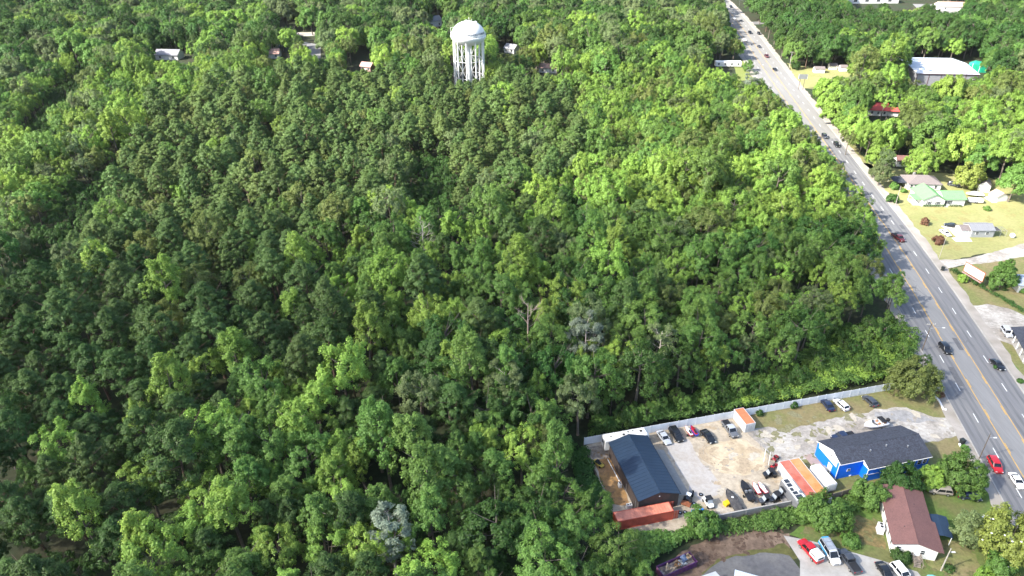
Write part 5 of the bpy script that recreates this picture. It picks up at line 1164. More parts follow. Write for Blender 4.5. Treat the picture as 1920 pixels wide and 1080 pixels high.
def broadleaf(h, r, zb, seed, form='round', nl=12, sub=13, per=112):
    """crown of main limbs, each a lobe of small leaf sprays; h total height, r crown radius, zb height of the lowest leaves"""
    global rng
    rng = np.random.default_rng(seed); C, Rd = [], []; H = h - zb; k0 = r/5.0
    for i in range(nl):
        t = (i+.5)/nl; a = i*2.399963 + rng.uniform(-.5,.5)
        if form == 'spire':
            z = zb + H*(.10+.74*t); q = r*(.66-.52*t)*rng.uniform(.8,1.2); lr = r*(.50-.22*t)*rng.uniform(.85,1.15); lz = lr*1.5
        elif form == 'wide':
            z = zb + H*(.18+.56*t**.8); q = r*math.sqrt(max(0,1-(t*.93)**2))*rng.uniform(.55,.82); lr = r*.34*rng.uniform(.8,1.2); lz = lr*.85
        else:
            z = zb + H*(.12+.66*t); q = r*math.sqrt(max(.02,1-(1.35*t-.42)**2))*rng.uniform(.5,.78); lr = r*.40*rng.uniform(.75,1.2); lz = lr*1.2
        c = np.array([math.cos(a)*q, math.sin(a)*q, z])
        n = int(sub*(1.2-.3*t))
        for _ in range(n):
            d = rng.normal(size=3); d += np.array([math.cos(a)*.7, math.sin(a)*.7, .75]); d /= np.linalg.norm(d)
            p = c + d*np.array([lr,lr,lz])*rng.uniform(.45,1.08); p[2] = min(p[2], h+.6)
            C.append(p); Rd.append(rng.uniform(.48,.95)*k0**.6)
    C = np.array(C); Rd = np.array(Rd)
    return puffs_to_leaves(C, Rd, per, center=np.array([0,0,zb+H*.3]), squash=1.15, shell=.3, up=.35)
def pine(h, r, zb, seed):
    global rng
    rng = np.random.default_rng(seed); C, Rd = [], []
    n = 130
    for i in range(n):
        t = (i+.5)/n; z = zb + (h-zb)*t; prof = (math.sin(math.pi*min(1,(.22+.78*t)))**.7)*(1-.28*t)
        a = i*2.399963+rng.uniform(-.5,.5); q = r*prof*rng.uniform(.45,1.0) if rng.random() < .8 else r*prof*rng.uniform(.1,.45)
        C.append((math.cos(a)*q, math.sin(a)*q, z+rng.uniform(-.6,.6))); Rd.append(rng.uniform(.62,1.08))
    return puffs_to_leaves(np.array(C), np.array(Rd), 125, up=.4, shell=.15, center=np.array([0,0,zb+(h-zb)*.35]), squash=.7)
def trunk_mesh(h, zb, r, seed, m, limbs=7, r0=.32):
    rr = random.Random(seed); b = MB(); top = h*.86; bend = (rr.uniform(-.5,.5), rr.uniform(-.5,.5))
    ctr = [(bend[0]*t*t, bend[1]*t*t, top*t) for t in (-.02,.03,.35,.7,1)]; b.tube(ctr, [r0*1.5,r0*1.05,r0*.8,r0*.5,r0*.15], 7)
    for k in range(limbs):
        t = rr.uniform(.45,.9); a = rr.uniform(0,6.28); L = r*rr.uniform(.55,.9); p = Vector((bend[0]*t*t,bend[1]*t*t,top*t))
        q = p + Vector((math.cos(a)*L*.5, math.sin(a)*L*.5, L*.35)); e = p + Vector((math.cos(a)*L, math.sin(a)*L, L*.75)); b.tube([p,q,e],[r0*.38,r0*.24,r0*.07],5)
    o = b.build('trunk', m, None, smooth=50); me = o.data; bpy.data.objects.remove(o); return me
SPEC = {}   # species -> list of (crown mesh, trunk mesh, height, radius)
def add_species(key, gen, n, m, bark, hs, rs, zbf, form=None, seed=0, leaf=(.165,.75), **kw):
    L = []
    for i in range(n):
        rr = random.Random(seed*31+i); h = rr.uniform(*hs); r = rr.uniform(*rs); zb = h*rr.uniform(*zbf)
        P_, N_ = gen(h, r, zb, seed*97+i, form, **kw) if form else gen(h, r, zb, seed*97+i, **kw)
        L.append((leaf_cloud(P_, N_, leaf[0], leaf[1], key.replace(' ','_')+'_crown', m), trunk_mesh(h, zb, r, seed*7+i, bark), h, r))
    SPEC[key] = L
RZ = (.36,.48)
add_species('lime_spire', broadleaf, 4, LEAF['lime'], m_bark, (18,23), (4.2,5.0), RZ, 'spire', 1)
add_species('lime_round', broadleaf, 6, LEAF['lime'], m_bark, (16,20), (5.0,6.6), RZ, 'round', 2)
add_species('fresh_round', broadleaf, 7, LEAF['fresh'], m_bark, (16,20), (5.0,6.6), RZ, 'round', 3)
add_species('fresh_spire', broadleaf, 4, LEAF['fresh'], m_bark, (18,22), (4.2,5.0), RZ, 'spire', 4)
add_species('deep_round', broadleaf, 5, LEAF['deep'], m_bark, (15,19), (5.0,6.6), RZ, 'round', 5)
add_species('olive_round', broadleaf, 4, LEAF['olive'], m_bark, (16,20), (5.0,6.4), RZ, 'round', 6)
add_species('sage_round', broadleaf, 4, LEAF['sage'], m_bark, (16,20), (4.8,6.2), RZ, 'round', 7)
add_species('big_deep', broadleaf, 3, LEAF['deep'], m_bark, (14,18), (6.2,7.6), (.12,.22), 'wide', 8, nl=20, sub=14, per=88, leaf=(.22,.75))
add_species('big_lime', broadleaf, 3, LEAF['lime'], m_bark, (14,19), (6.0,7.4), (.12,.22), 'wide', 9, nl=20, sub=14, per=88, leaf=(.22,.75))
add_species('big_fresh', broadleaf, 3, LEAF['fresh'], m_bark, (14,19), (6.0,7.4), (.12,.22), 'wide', 10, nl=20, sub=14, per=88, leaf=(.22,.75))
add_species('big_sage', broadleaf, 2, LEAF['sage'], m_bark, (14,18), (6.0,7.2), (.12,.22), 'wide', 14, nl=20, sub=14, per=88, leaf=(.22,.75))
add_species('pine', pine, 6, LEAF['pine'], m_bark_pine, (17,21), (4.9,6.4), (.42,.52), None, 11, leaf=(.25,.32))
add_species('dark_pine', pine, 5, LEAF['dark_pine'], m_bark_pine, (17,21), (4.9,6.4), (.42,.52), None, 12, leaf=(.25,.32))
add_species('light_pine', pine, 5, LEAF['light_pine'], m_bark_pine, (17,20), (4.7,6.0), (.42,.52), None, 13, leaf=(.25,.32))
DESC = dict(lime_spire='lime spire tree', lime_round='lime round tree', fresh_round='mid green round tree', fresh_spire='mid green spire tree',
    deep_round='dark green round tree', olive_round='olive round tree', sage_round='grey green round tree', big_deep='broad dark green tree', big_lime='broad lime green tree', big_fresh='broad mid green tree', big_sage='broad grey green tree',
    pine='olive green pine', dark_pine='dark green pine', light_pine='light olive pine')

# zones of the wood, as seen on the photograph: which kinds grow where
ZONES = [
 ([(0,0),(1375,0),(1375,35),(1000,70),(830,95),(560,75),(330,95),(120,110),(0,190)], dict(big_deep=.22,big_sage=.22,big_fresh=.26,deep_round=.08,big_lime=.18,dark_pine=.04)),
 ([(0,190),(120,110),(330,95),(500,108),(430,160),(330,190),(200,300),(120,380),(60,420),(0,420)], dict(lime_round=.40,fresh_round=.22,olive_round=.12,sage_round=.10,lime_spire=.08,deep_round=.08)),
 ([(440,75),(560,75),(830,95),(830,120),(700,120),(620,135),(500,110)], dict(big_fresh=.3,big_lime=.3,olive_round=.2,big_deep=.2)),
 ([(915,95),(1375,35),(1400,100),(1360,130),(1240,115),(1000,130),(920,130)], dict(big_lime=.3,big_fresh=.25,olive_round=.15,deep_round=.2,sage_round=.1)),
 ([(200,300),(330,190),(430,160),(520,105),(640,140),(830,130),(1000,135),(1080,180),(1110,260),(1060,330),(960,300),(930,400),(700,390),(600,420),(420,430),(240,470),(90,480),(120,380)], dict(pine=.50,light_pine=.34,olive_round=.06,lime_round=.03,fresh_round=.04,sage_round=.03)),
 ([(90,480),(240,470),(420,430),(600,420),(560,520),(470,620),(240,720),(60,760),(-60,760),(-60,560)], dict(pine=.52,dark_pine=.32,lime_spire=.04,fresh_round=.06,olive_round=.06)),
 ([(-60,420),(60,420),(120,380),(90,480),(0,560),(-60,560)], dict(fresh_round=.4,sage_round=.25,lime_round=.15,deep_round=.2)),
 ([(-80,760),(60,760),(240,720),(470,620),(500,700),(330,900),(300,1010),(170,1300),(-80,1300)], dict(dark_pine=.74,pine=.08,lime_spire=.08,fresh_spire=.06,deep_round=.04)),
 ([(470,620),(560,520),(640,560),(610,690),(500,700)], dict(pine=.55,dark_pine=.25,fresh_spire=.08,lime_spire=.06,sage_round=.06)),
 ([(300,1010),(330,900),(500,700),(600,690),(760,760),(830,900),(830,1040),(700,1300),(170,1300)], dict(lime_spire=.26,lime_round=.24,fresh_spire=.22,fresh_round=.13,dark_pine=.11,sage_round=.04)),
 ([(830,1040),(830,900),(900,830),(1060,820),(1160,900),(1280,980),(1260,1300),(700,1300)], dict(fresh_round=.36,deep_round=.34,fresh_spire=.16,lime_round=.08,dark_pine=.06)),
 ([(760,760),(600,690),(640,560),(900,640),(1080,760),(1060,820),(900,830),(830,900)], dict(dark_pine=.32,deep_round=.22,fresh_round=.20,fresh_spire=.12,lime_spire=.08,sage_round=.06)),
 ([(1060,330),(1110,260),(1080,180),(1000,135),(1240,115),(1360,130),(1480,200),(1560,300),(1640,400),(1500,420),(1280,400),(1100,400)], dict(lime_round=.42,fresh_round=.24,olive_round=.14,sage_round=.08,lime_spire=.06,deep_round=.06)),
 ([(560,520),(600,420),(700,390),(930,400),(1100,400),(1180,420),(1240,560),(1100,700),(900,640),(640,560)], dict(fresh_round=.24,fresh_spire=.16,lime_spire=.14,lime_round=.10,pine=.14,dark_pine=.06,sage_round=.10,deep_round=.06)),
 ([(1180,420),(1280,400),(1500,420),(1640,400),(1720,500),(1720,700),(1500,760),(1080,800),(1100,700),(1240,560)], dict(fresh_round=.50,deep_round=.26,lime_round=.12,olive_round=.06,sage_round=.06)),
 ([(1400,-20),(1990,-20),(1990,100),(1890,140),(1700,110),(1550,115),(1480,110),(1420,40)], dict(big_deep=.42,deep_round=.2,big_fresh=.2,dark_pine=.12,big_lime=.06)),
 ([(1480,110),(1990,100),(1990,400),(1560,400)], dict(big_lime=.40,big_fresh=.28,lime_round=.12,olive_round=.10,big_deep=.06,sage_round=.04)),
]
DEFAULT = dict(fresh_round=.3,lime_round=.2,deep_round=.2,pine=.2,sage_round=.1)
# places on the photograph that must stay in view (yards, roads, roofs): no crown may cover them
CLEAR = [
 [(1238,1040),(1320,1040),(1320,1110),(1238,1110)],
 [(1490,712),(1545,650),(1610,608),(1700,600),(1722,660),(1690,718)],
 [(1088,815),(1240,795),(1660,715),(1700,726),(1765,716),(1700,500),(1640,385),(1580,300),(1545,262),(1495,205),(1440,160),(1400,90),(1372,30),(1360,-20),(1385,-20),(1410,40),(1470,120),(1512,195),(1570,250),(1650,335),(1695,318),(1780,322),(1850,336),(1990,400),(1990,1200),(1300,1200),(1330,1085),(1345,985),(1180,1003),(1165,970),(1108,880)],
 [(846,38),(868,26),(892,28),(912,55),(910,146),(852,150)],
 [(290,96),(352,96),(352,113),(298,113)], [(503,95),(542,95),(542,108),(503,108)], [(940,84),(968,84),(968,98),(940,98)], [(1008,124),(1050,124),(1050,136),(1008,136)],
 [(565,58),(590,70),(605,108),(590,108),(575,85)], [(512,39),(552,38),(552,45),(512,46)], [(810,30),(828,30),(830,46),(810,46)],
 [(675,85),(692,85),(694,108),(678,108)], [(947,80),(966,82),(966,95),(948,95)], [(652,118),(690,118),(690,132),(655,130)],
 [(1335,106),(1402,108),(1402,130),(1340,128)],[(1372,118),(1420,112),(1420,148),(1388,145)],
 [(1632,196),(1676,200),(1678,222),(1636,222)], [(1706,104),(1842,112),(1842,134),(1812,142),(1712,146)],
 [(1520,120),(1592,118),(1590,140),(1520,142)], [(1478,118),(1512,132),(1518,172),(1494,165)],
 [(1596,-20),(1650,-20),(1648,10),(1600,10)], [(1762,6),(1800,4),(1800,20),(1765,18)], [(1655,0),(1760,-20),(1760,4),(1680,16)],
 [(1680,292),(1700,292),(1700,312),(1682,312)],
]
GAPS = [[(750,345),(782,250),(845,265),(855,390),(795,425)], [(-20,1010),(90,1000),(160,960),(150,1010),(60,1050),(-20,1060)], [(15,480),(60,360),(150,300),(225,265),(200,345),(130,430),(85,510),(40,540)], [(560,520),(590,470),(640,430),(610,500),(580,540)], [(20,215),(90,150),(150,85),(195,110),(125,185),(60,275)], [(640,880),(720,860),(800,920),(790,960),(700,940)]]
BUILT = [(b[0],b[1]) for b in ()]
CLEAR_Y = {}                                           # trees farther away than a building stand behind it
for c in CLEAR:
    xs = [p[0] for p in c]; ys = [p[1] for p in c]
    if max(ys)-min(ys) < 30 and max(xs)-min(xs) < 140 and max(ys) < 240 and min(xs) not in (1372,1478): CLEAR_Y[id(c)] = G(sum(xs)/len(xs), max(ys)).y + (34 if min(xs) == 1706 else 15)
    elif min(xs) == 846: CLEAR_Y[id(c)] = 412
def allowed(x, y, h, r):
    if (x+23.6)**2 + (y-409.5)**2 < 15**2: return False
    for z, q in ((2,.55),(h*.3,.8),(h*.45,.95),(h*.6,1.0),(h*.75,1.0),(h*.88,.7),(h*.99,.35)):
        for dx, dy in ((-q*r,0),(q*r,0),(0,-q*r*.6),(0,0),(-q*r*.55,0),(q*r*.55,0)):
            px, py = P(x+dx, y+dy, z)
            for c in CLEAR:
                if y < CLEAR_Y.get(id(c), 1e9) and inside(px, py, c): return False
    rp = road_pt(min(max(y,-40),890), 0); 
    if rp.x - RW - 1.0 < x < rp.x + 1.0: return False
    return True
def zone_of(px, py):
    for poly, w in ZONES:
        if inside(px, py, poly): return w
    return DEFAULT
pick = random.Random(21)
grid = {}
def near(x, y, rmin):
    k = 6.0; i, j = int(x//k), int(y//k); n = int(rmin//k)+2
    for a in range(i-n, i+n+1):
        for b in range(j-n, j+n+1):
            for (qx,qy,qr) in grid.get((a,b),()):
                d = (qx-x)**2+(qy-y)**2; m = (rmin+qr)*.5
                if d < m*m: return True
    return False
def put(x, y, rr): grid.setdefault((int(x//6.0), int(y//6.0)), []).append((x,y,rr))
TREES = []
NOBASE = [(1085,850),(1668,735),(1710,684),(1480,698),(1300,752),(1085,798)]
def add_tree(x, y, key, s=1.0, force=False, label=None, name=None, i=None):
    V_ = SPEC[key]; i = pick.randrange(len(V_)) if i is None else i; h, r = V_[i][2]*s, V_[i][3]*s
    if not force and (not allowed(x, y, h, r) or inside(*P(x, y, 0), NOBASE)): return False
    TREES.append(dict(x=x, y=y, key=key, i=i, s=s, h=h, r=r, rz=pick.uniform(0,6.283), label=label)); put(x, y, r*1.06); return True
def crown_at(px, py, key, s=1.0, label=None, i=0):
    """a tree whose crown middle is seen at the pixel"""
    h = SPEC[key][i][2]*s; p = G(px, py, h*.68); return add_tree(p.x, p.y, key, s, True, label, None, i)
# trees that stand out in the photograph
for px, py, key, s, lab in (
 (180,505,'lime_round',.95,'bright yellow green tree alone among dark pines left of centre'),(385,695,'lime_round',.85,'bright lime tree alone among dark pines at lower left'),
 (590,760,'lime_spire',1.05,'tall pale lime spire tree above the lower left pines'),(520,700,'lime_spire',.85,'narrow lime spire tree left of the tall pale lime spire'),
 (262,790,'lime_spire',.9,'lime spire tree low on the left among dark pines'),(120,830,'lime_round',.95,'lime green tree near left edge above the dark clearing'),
 (270,890,'lime_round',.9,'yellow green tree beside the grey green pine at lower left'),(270,1010,'lime_spire',1.0,'bright lime spire tree near the bottom left clearing'),
 (300,1040,'lime_round',1.0,'rounded lime tree at the bottom edge by the clearing'),(860,590,'lime_spire',.85,'lime spire tree near the centre above dark trees'),
 (600,480,'lime_spire',.7,'small lime spire tree between pines left of centre'),(660,490,'lime_spire',.7,'right small lime spire tree between the centre pines'),
 (1160,205,'big_sage',.8,'dark grey green round oak on the sunny forest slope'),(920,985,'big_deep',1.0,'large rounded dark green tree at the bottom centre'),
 (1010,830,'olive_round',.8,'olive green tree standing left of the fenced yard corner'),(1200,880,'big_deep',0,'')):
    if s: crown_at(px, py, key, s, lab)
for px, py, key, s, lab in (
 (1655,315,'big_sage',.72,'blue green rounded oak beside the road left of grey roofed house'),(1735,292,'big_lime',.95,'broad lime tree behind the grey roofed house'),
 (1500,235,'big_fresh',0,''),(1560,175,'big_fresh',.85,'broad roadside tree overhanging the far road'),(1700,165,'big_fresh',.9,'broad tree in front of the pale warehouse'),
 (1640,165,'light_pine',1.0,'pine beside the red roofed house'),(1660,185,'lime_round',.9,'lime tree left of the red roof'),(1850,280,'big_lime',1.0,'broad lime tree behind the white barn shed'),
 (1908,330,'big_fresh',.95,'broad green tree at right edge over the barn shed'),(1592,262,'olive_round',.6,'tan green tree at the road edge by the oak'),
 (1810,270,'big_lime',.9,'broad yellow lime tree above the yellow green cone tree'),(1895,150,'big_lime',1.0,'broad lime tree right of the warehouse')):
    if s: crown_at(px, py, key, s, lab)
# fill the wood
cand = random.Random(5)
for ring in range(3):
    for _ in range(24000):
        # even on the ground inside the view
        y = 66 + (720-66)*cand.random()
        d = y*CP + (CAM_H-14)*SP; xm = 975/FPX*d + 8; xM = 470/FPX*0 + 975/FPX*d + 8
        x = cand.uniform(-442-30, 442+30)
        if abs(x) > xm: continue
        px, py = P(x, y, 13)
        if py > 1190 or py < -75: continue
        w = zone_of(px, py); ks = list(w); key = cand.choices(ks, [w[k] for k in ks])[0]
        fld = .5 + .25*math.sin(x*.043+1.3)*math.cos(y*.037) + .25*math.sin(x*.019-y*.027+.7)
        s = cand.uniform(.74,1.22) * (.80 + .34*fld) * (1,.88,.70)[ring]
        if any(inside(px, py, g_) for g_ in GAPS): key = 'deep_round'; s = cand.uniform(.30,.48)
        rr = SPEC[key][0][3]*s*(1.08 if 'pine' in key else 1.06)
        if y > 400 and 'pine' not in key and s > .5: s *= 1.22; rr *= 1.30
        if near(x, y, rr): continue
        add_tree(x, y, key, s)
# low growth under the forest edge behind the fence
edge = [(1092,822),(1380,764),(1490,740),(1500,705),(1380,712),(1230,755),(1092,790)]; k = 0
while k < 34:
    px, py = cand.uniform(1092,1500), cand.uniform(700,822)
    if inside(px, py, edge): p = G(px, py); add_tree(p.x, p.y, cand.choice(('deep_round','deep_round','fresh_round')), cand.uniform(.24,.42), True); k += 1
slope = [(1490,712),(1545,655),(1610,612),(1690,604),(1705,650),(1660,708)]; k = 0
while k < 30:
    px, py = cand.uniform(1490,1705), cand.uniform(604,712)
    if inside(px, py, slope): p = G(px, py); add_tree(p.x, p.y, cand.choice(('deep_round','fresh_round','fresh_round')), cand.uniform(.20,.36), True); k += 1
# size on the picture decides which are things and which belong to the mass of the wood
def shown(t):
    d = t['y']*CP + (CAM_H-t['h']*.65)*SP; px, py = P(t['x'], t['y'], t['h']*.7); return t['r']/d*(1 if -30 < px < 1950 and -30 < py < 1110 else .2)
for t in TREES: t['pine'] = 'pine' in t['key']; t['show'] = shown(t) + (9 if t['label'] else 0); t['px'] = P(t['x'], t['y'], t['h']*.75)
LIM = 290
things_ = []
for kind in (True, False):
    L = sorted((t for t in TREES if t['pine'] == kind), key=lambda t: -t['show']); things_ += L[:LIM]
chosen = set(id(t) for t in things_); rest = [t for t in TREES if id(t) not in chosen]
def region(px, py):
    if py > 900 and px < 330: return 'by the lower left clearing'
    if py > 900 and px < 850: return 'along the bottom edge'
    if py > 850 and px < 1300: return 'left of the red container'
    if px > 1000 and py > 690: return 'behind the white fence'
    if px > 1500 and py > 330 and px < 1760: return 'beside the near road bend'
    if px > 1500: return 'east of the road'
    if px > 1250: return 'between pale tree and road' if py > 480 else 'on the sunny slope by the road'
    if py < 330: return 'left of the water tower' if px < 850 else 'right of the water tower'
    if py < 520: return 'left of the grey dead tree' if px < 790 else 'right of the grey dead tree'
    if py > 690: return 'on the lower left slope' if px < 480 else 'below mid wood'
    return 'far left in the wood' if px < 320 else ('left of the brown snag' if px < 800 else 'around the brown snag')
buck = {}
for t in things_:
    if t['label']: continue
    buck.setdefault((DESC[t['key']], region(*t['px'])), []).append(t)
ORD = ['leftmost','second from left','third from left','fourth from left','fifth from left','sixth from left','seventh from left','eighth from left','ninth from left','tenth from left']
for (dsc, reg), L in buck.items():
    L.sort(key=lambda t: t['px'][0])
    if len(L) > 10:
        med = sorted(t['px'][1] for t in L)[len(L)//2]; rows = [('upper row', [t for t in L if t['px'][1] <= med]), ('lower row', [t for t in L if t['px'][1] > med])]
    else: rows = [('', L)]
    for rn, M in rows:
        n = len(M)
        for k, t in enumerate(M):
            if n == 1: q = 'only'
            elif k < min(8, (n+1)//2) and k < 10: q = ORD[k]
            else:
                e = n-1-k; q = ORD[e].replace('left','right') if e < 10 else ORD[9].replace('tenth', 'around tenth')
            t['label'] = ' '.join(f"{q} {dsc}{', ' + rn + ',' if rn else ''} {reg}".split())
names = {True: 'pine_tree', False: 'broadleaf_tree'}
for t in things_:
    cm, tm, h, r = SPEC[t['key']][t['i']]
    o = thing(names[t['pine']], t['label'], 'tree', (t['x'],t['y'],0), t['rz'], 'pines of the wood' if t['pine'] else 'broadleaf trees of the wood')
    q = (t['rz']*7.7)%1; o.scale = (t['s']*(.86+.28*((q*5.3)%1)), t['s']*(.86+.28*((q*9.1)%1)), t['s']*(.86+.3*q)); o.rotation_euler = (.07*math.sin(q*40), .07*math.cos(q*57), t['rz'])
    for nm, me in (('crown', cm), ('trunk', tm)):
        c = bpy.data.objects.new(nm, me); col.objects.link(c); c.parent = o

# the rest of the wood: one object for each of the two kinds, scattered by geometry nodes
def mass(name, label, trees, keys):
    src = bpy.data.collections.new(name + '_kinds'); idx = {}
    for k in keys:
        for i, (cm, tm, h, r) in enumerate(SPEC[k]):
            q = bpy.data.meshes.new(name + '_kind'); bm = bmesh.new(); bm.from_mesh(cm); nf = len(bm.faces); bm.from_mesh(tm)
            bm.faces.ensure_lookup_table()
            for f in bm.faces[nf:]: f.material_index = 1
            bm.to_mesh(q); bm.free(); q.materials.append(cm.materials[0]); q.materials.append(tm.materials[0])
            idx[(k,i)] = len(idx); o = bpy.data.objects.new('%s_kind_%03d' % (name, len(idx)), q); src.objects.link(o)
    me = bpy.data.meshes.new(name); me.from_pydata([(t['x'],t['y'],0) for t in trees], [], [])
    for an, ty, vals in (('kind','INT',[idx[(t['key'],t['i'])] for t in trees]),('turn','FLOAT',[t['rz'] for t in trees]),('size','FLOAT',[t['s'] for t in trees])):
        a = me.attributes.new(an, ty, 'POINT'); a.data.foreach_set('value', vals)
    o = bpy.data.objects.new(name, me); col.objects.link(o); o['kind'] = 'stuff'; o['label'] = label
    ng = bpy.data.node_groups.new(name + '_scatter', 'GeometryNodeTree')
    ng.interface.new_socket('Geometry', in_out='INPUT', socket_type='NodeSocketGeometry'); ng.interface.new_socket('Geometry', in_out='OUTPUT', socket_type='NodeSocketGeometry')
    N = ng.nodes; L = ng.links; gi = N.new('NodeGroupInput'); go = N.new('NodeGroupOutput')
    ci = N.new('GeometryNodeCollectionInfo'); ci.inputs[0].default_value = src; ci.inputs[1].default_value = True; ci.inputs[2].default_value = True
    ip = N.new('GeometryNodeInstanceOnPoints'); ip.inputs['Pick Instance'].default_value = True
    def attr(n_, ty):
        a = N.new('GeometryNodeInputNamedAttribute'); a.data_type = ty; a.inputs[0].default_value = n_; return [s for s in a.outputs if s.enabled and s.name == 'Attribute'][0]
    cx = N.new('ShaderNodeCombineXYZ'); L.new(attr('turn','FLOAT'), cx.inputs[2]); e2 = N.new('FunctionNodeEulerToRotation'); L.new(cx.outputs[0], e2.inputs[0])
    L.new(gi.outputs[0], ip.inputs['Points']); L.new(ci.outputs[0], ip.inputs['Instance']); L.new(attr('kind','INT'), ip.inputs['Instance Index'])
    L.new(e2.outputs[0], ip.inputs['Rotation']); L.new(attr('size','FLOAT'), ip.inputs['Scale']); L.new(ip.outputs[0], go.inputs[0])
    md = o.modifiers.new('scatter', 'NODES'); md.node_group = ng; return o
PK = [k for k in SPEC if 'pine' in k]; BK = [k for k in SPEC if 'pine' not in k]
mass('pine_woodland', 'more distant pines merging into one wood', [t for t in rest if t['pine']], PK)
mass('broadleaf_woodland', 'more distant broadleaf trees merging into one wood', [t for t in rest if not t['pine']], BK)
print('trees', len(TREES), 'things', len(things_), 'rest', len(rest))

# ---------------------------------------------------------------- single garden trees, bushes, dead trees
def bush_mesh(r, h, seed, m, npuff=22, leaf=.2, per=90, cone=0, name='foliage'):
    global rng
    rng = np.random.default_rng(seed); C, Rd = [], []
    for i in range(npuff):
        t = (i+.5)/npuff; z = h*(.12+.78*t); prof = math.sqrt(max(.05, 1-(2*t-.75)**2)) if not cone else (1-t)**.7*.95+.12
        a = i*2.399963+rng.uniform(-.4,.4); q = r*prof*rng.uniform(.55,.85); C.append((math.cos(a)*q, math.sin(a)*q, z)); Rd.append(min(r,h)*rng.uniform(.26,.42)*(.8 if cone else 1))
    P_, N_ = puffs_to_leaves(np.array(C), np.array(Rd), per/max(.3,(r*r*.12)), center=np.array([0,0,h*.2]), shell=.4)
    P_[:,2] = np.maximum(P_[:,2], .03); return leaf_cloud(P_, N_, leaf, .75, name, m)
def ragged_mesh(r, h, seed, m, leaf, cone=0, name='foliage'):
    nl = int(10 + r*2.2); P_, N_ = broadleaf(h, r, h*.04, seed, 'spire' if cone else 'round', nl=nl, sub=12, per=150/max(.6, r/4))
    P_[:,2] = np.maximum(P_[:,2], .03); return leaf_cloud(P_, N_, leaf*.72, .75, name, m)
def bush(name, label, px, r, h, m, seed, cat='bush', group=None, trunk=True, cone=0, npuff=22, leaf=.2, per=90):
    c = G(*px); t = thing(name, label, cat, (c.x,c.y,0), seed*.7, group)
    o = bpy.data.objects.new('foliage' if cat == 'bush' else 'crown', ragged_mesh(r,h,seed,m,leaf,cone) if r > 1.7 else bush_mesh(r,h,seed,m,npuff,leaf,per,cone)); col.objects.link(o); o.parent = t
    if trunk: MB().tube([(0,0,-.1),(0,0,h*.5),(.05,.05,h*.8)],[.05*h**.5+.05,.08,.03],6).build('trunk' if cat == 'tree' else 'stem', m_bark, t)
    return t
B = LEAF
bush('shade_tree','broad olive green tree at the road end of the white fence',(1706,738),6.0,9.5,B['olive'],3,'tree',npuff=70,leaf=.26,per=230)
bush('shade_tree','dark green bushy tree in front of the blue house',(1684,918),4.2,6.2,B['deep'],5,'tree',npuff=48,leaf=.24,per=170)
bush('shade_tree','small lime green tree between two darker garden trees',(1740,908),2.6,4.6,B['lime'],6,'tree',npuff=30,leaf=.24,per=120)
bush('shade_tree','round mid green tree beside the dark lamp pole',(1796,910),5.0,6.8,B['fresh'],7,'tree',npuff=60,leaf=.24,per=200)
bush('conical_tree','grey green conical tree on the lawn beside the magnolia',(1803,1012),3.2,7.6,B['sage'],8,'tree',cone=1,npuff=70,leaf=.22,per=160)
bush('magnolia_tree','large yellow green magnolia with white blooms at the lower right',(1880,1040),6.2,10.5,B['gold'],9,'tree',npuff=80,leaf=.28,per=240)
mg = bpy.data.objects['magnolia_tree']; fl = MB(); r_ = random.Random(3)
for k in range(26):
    a = r_.uniform(0,6.28); z = r_.uniform(2,9); q = 5.8*math.sqrt(max(.1,1-((z-4.5)/6)**2)); fl.lathe([(0,0),(.16,.05),(.2,.12),(0,.14)],6,(math.cos(a)*q,math.sin(a)*q,z))
fl.build('blossom', m_trim_white, mg)['kind'] = 'stuff'
bush('shade_tree','bright green bush tree at the bottom right edge',(1868,1078),2.6,4.2,B['fresh'],10,'tree',npuff=30,leaf=.22,per=120)
bush('shade_tree','lime green bush in the bottom right corner by the magnolia',(1846,1095),2.0,3.0,B['lime'],11,'tree',npuff=24,leaf=.2,per=110)
bush('shade_tree','round bright green tree hiding the near end of the yard wall',(1316,994),3.5,4.2,B['fresh'],12,'tree',npuff=44,leaf=.24,per=170)
bush('shade_tree','bushy green tree at the end of the silver camper',(1514,966),2.7,3.4,B['fresh'],13,'tree',npuff=36,leaf=.24,per=140)
bush('shade_tree','spreading green tree with pale limb behind the block wall',(1545,975),4.6,4.8,B['fresh'],14,'tree',npuff=50,leaf=.24,per=180)
bush('shade_tree','round green bush tree by the red brown roof corner',(1625,940),3.4,4.8,B['fresh'],15,'tree',npuff=36,leaf=.24,per=140)
bush('bush','leafy green bush in front of the white house gable',(1688,1046),1.9,1.3,B['deep'],16,npuff=18,leaf=.17,per=70)
bush('bush','leafy bush beside the pale wooden pole base',(1778,1068),1.2,1.0,B['deep'],17,leaf=.15,per=50)
bush('bush','low leafy clump on the lawn above the concrete lot',(1594,1018),1.9,1.0,B['fresh'],18,leaf=.17,per=70)
bush('bush','small dark bush against the white fence nearest the grey container',(1424,778),1.0,1.5,B['deep'],19,leaf=.16,per=60)
bush('bush','round dark bush against the middle of the white fence',(1487,764),1.2,1.9,B['deep'],20,leaf=.16,per=60)
bush('bush','maroon shrub in the flower bed by the road',(1762,742),1.3,1.2,B['bronze'],21,leaf=.15,per=60)
bush('bush','green shrub in the small bed beside black wheelie bin',(1808,842),1.1,1.0,B['fresh'],22,leaf=.15,per=60)
bush('conifer_tree','tall bushy conifer between the billboard and right edge',(1874,538),4.6,9.0,B['fresh'],23,'tree',cone=1,npuff=60,leaf=.28,per=190)
bush('bush','lime shrub beside the billboard left post',(1803,528),1.6,2.6,B['lime'],24,leaf=.2,per=70)
bush('cone_tree','dense yellow green egg shaped tree behind the green roofed house',(1812,352),5.6,11.0,B['gold'],25,'tree',npuff=80,leaf=.30,per=260)
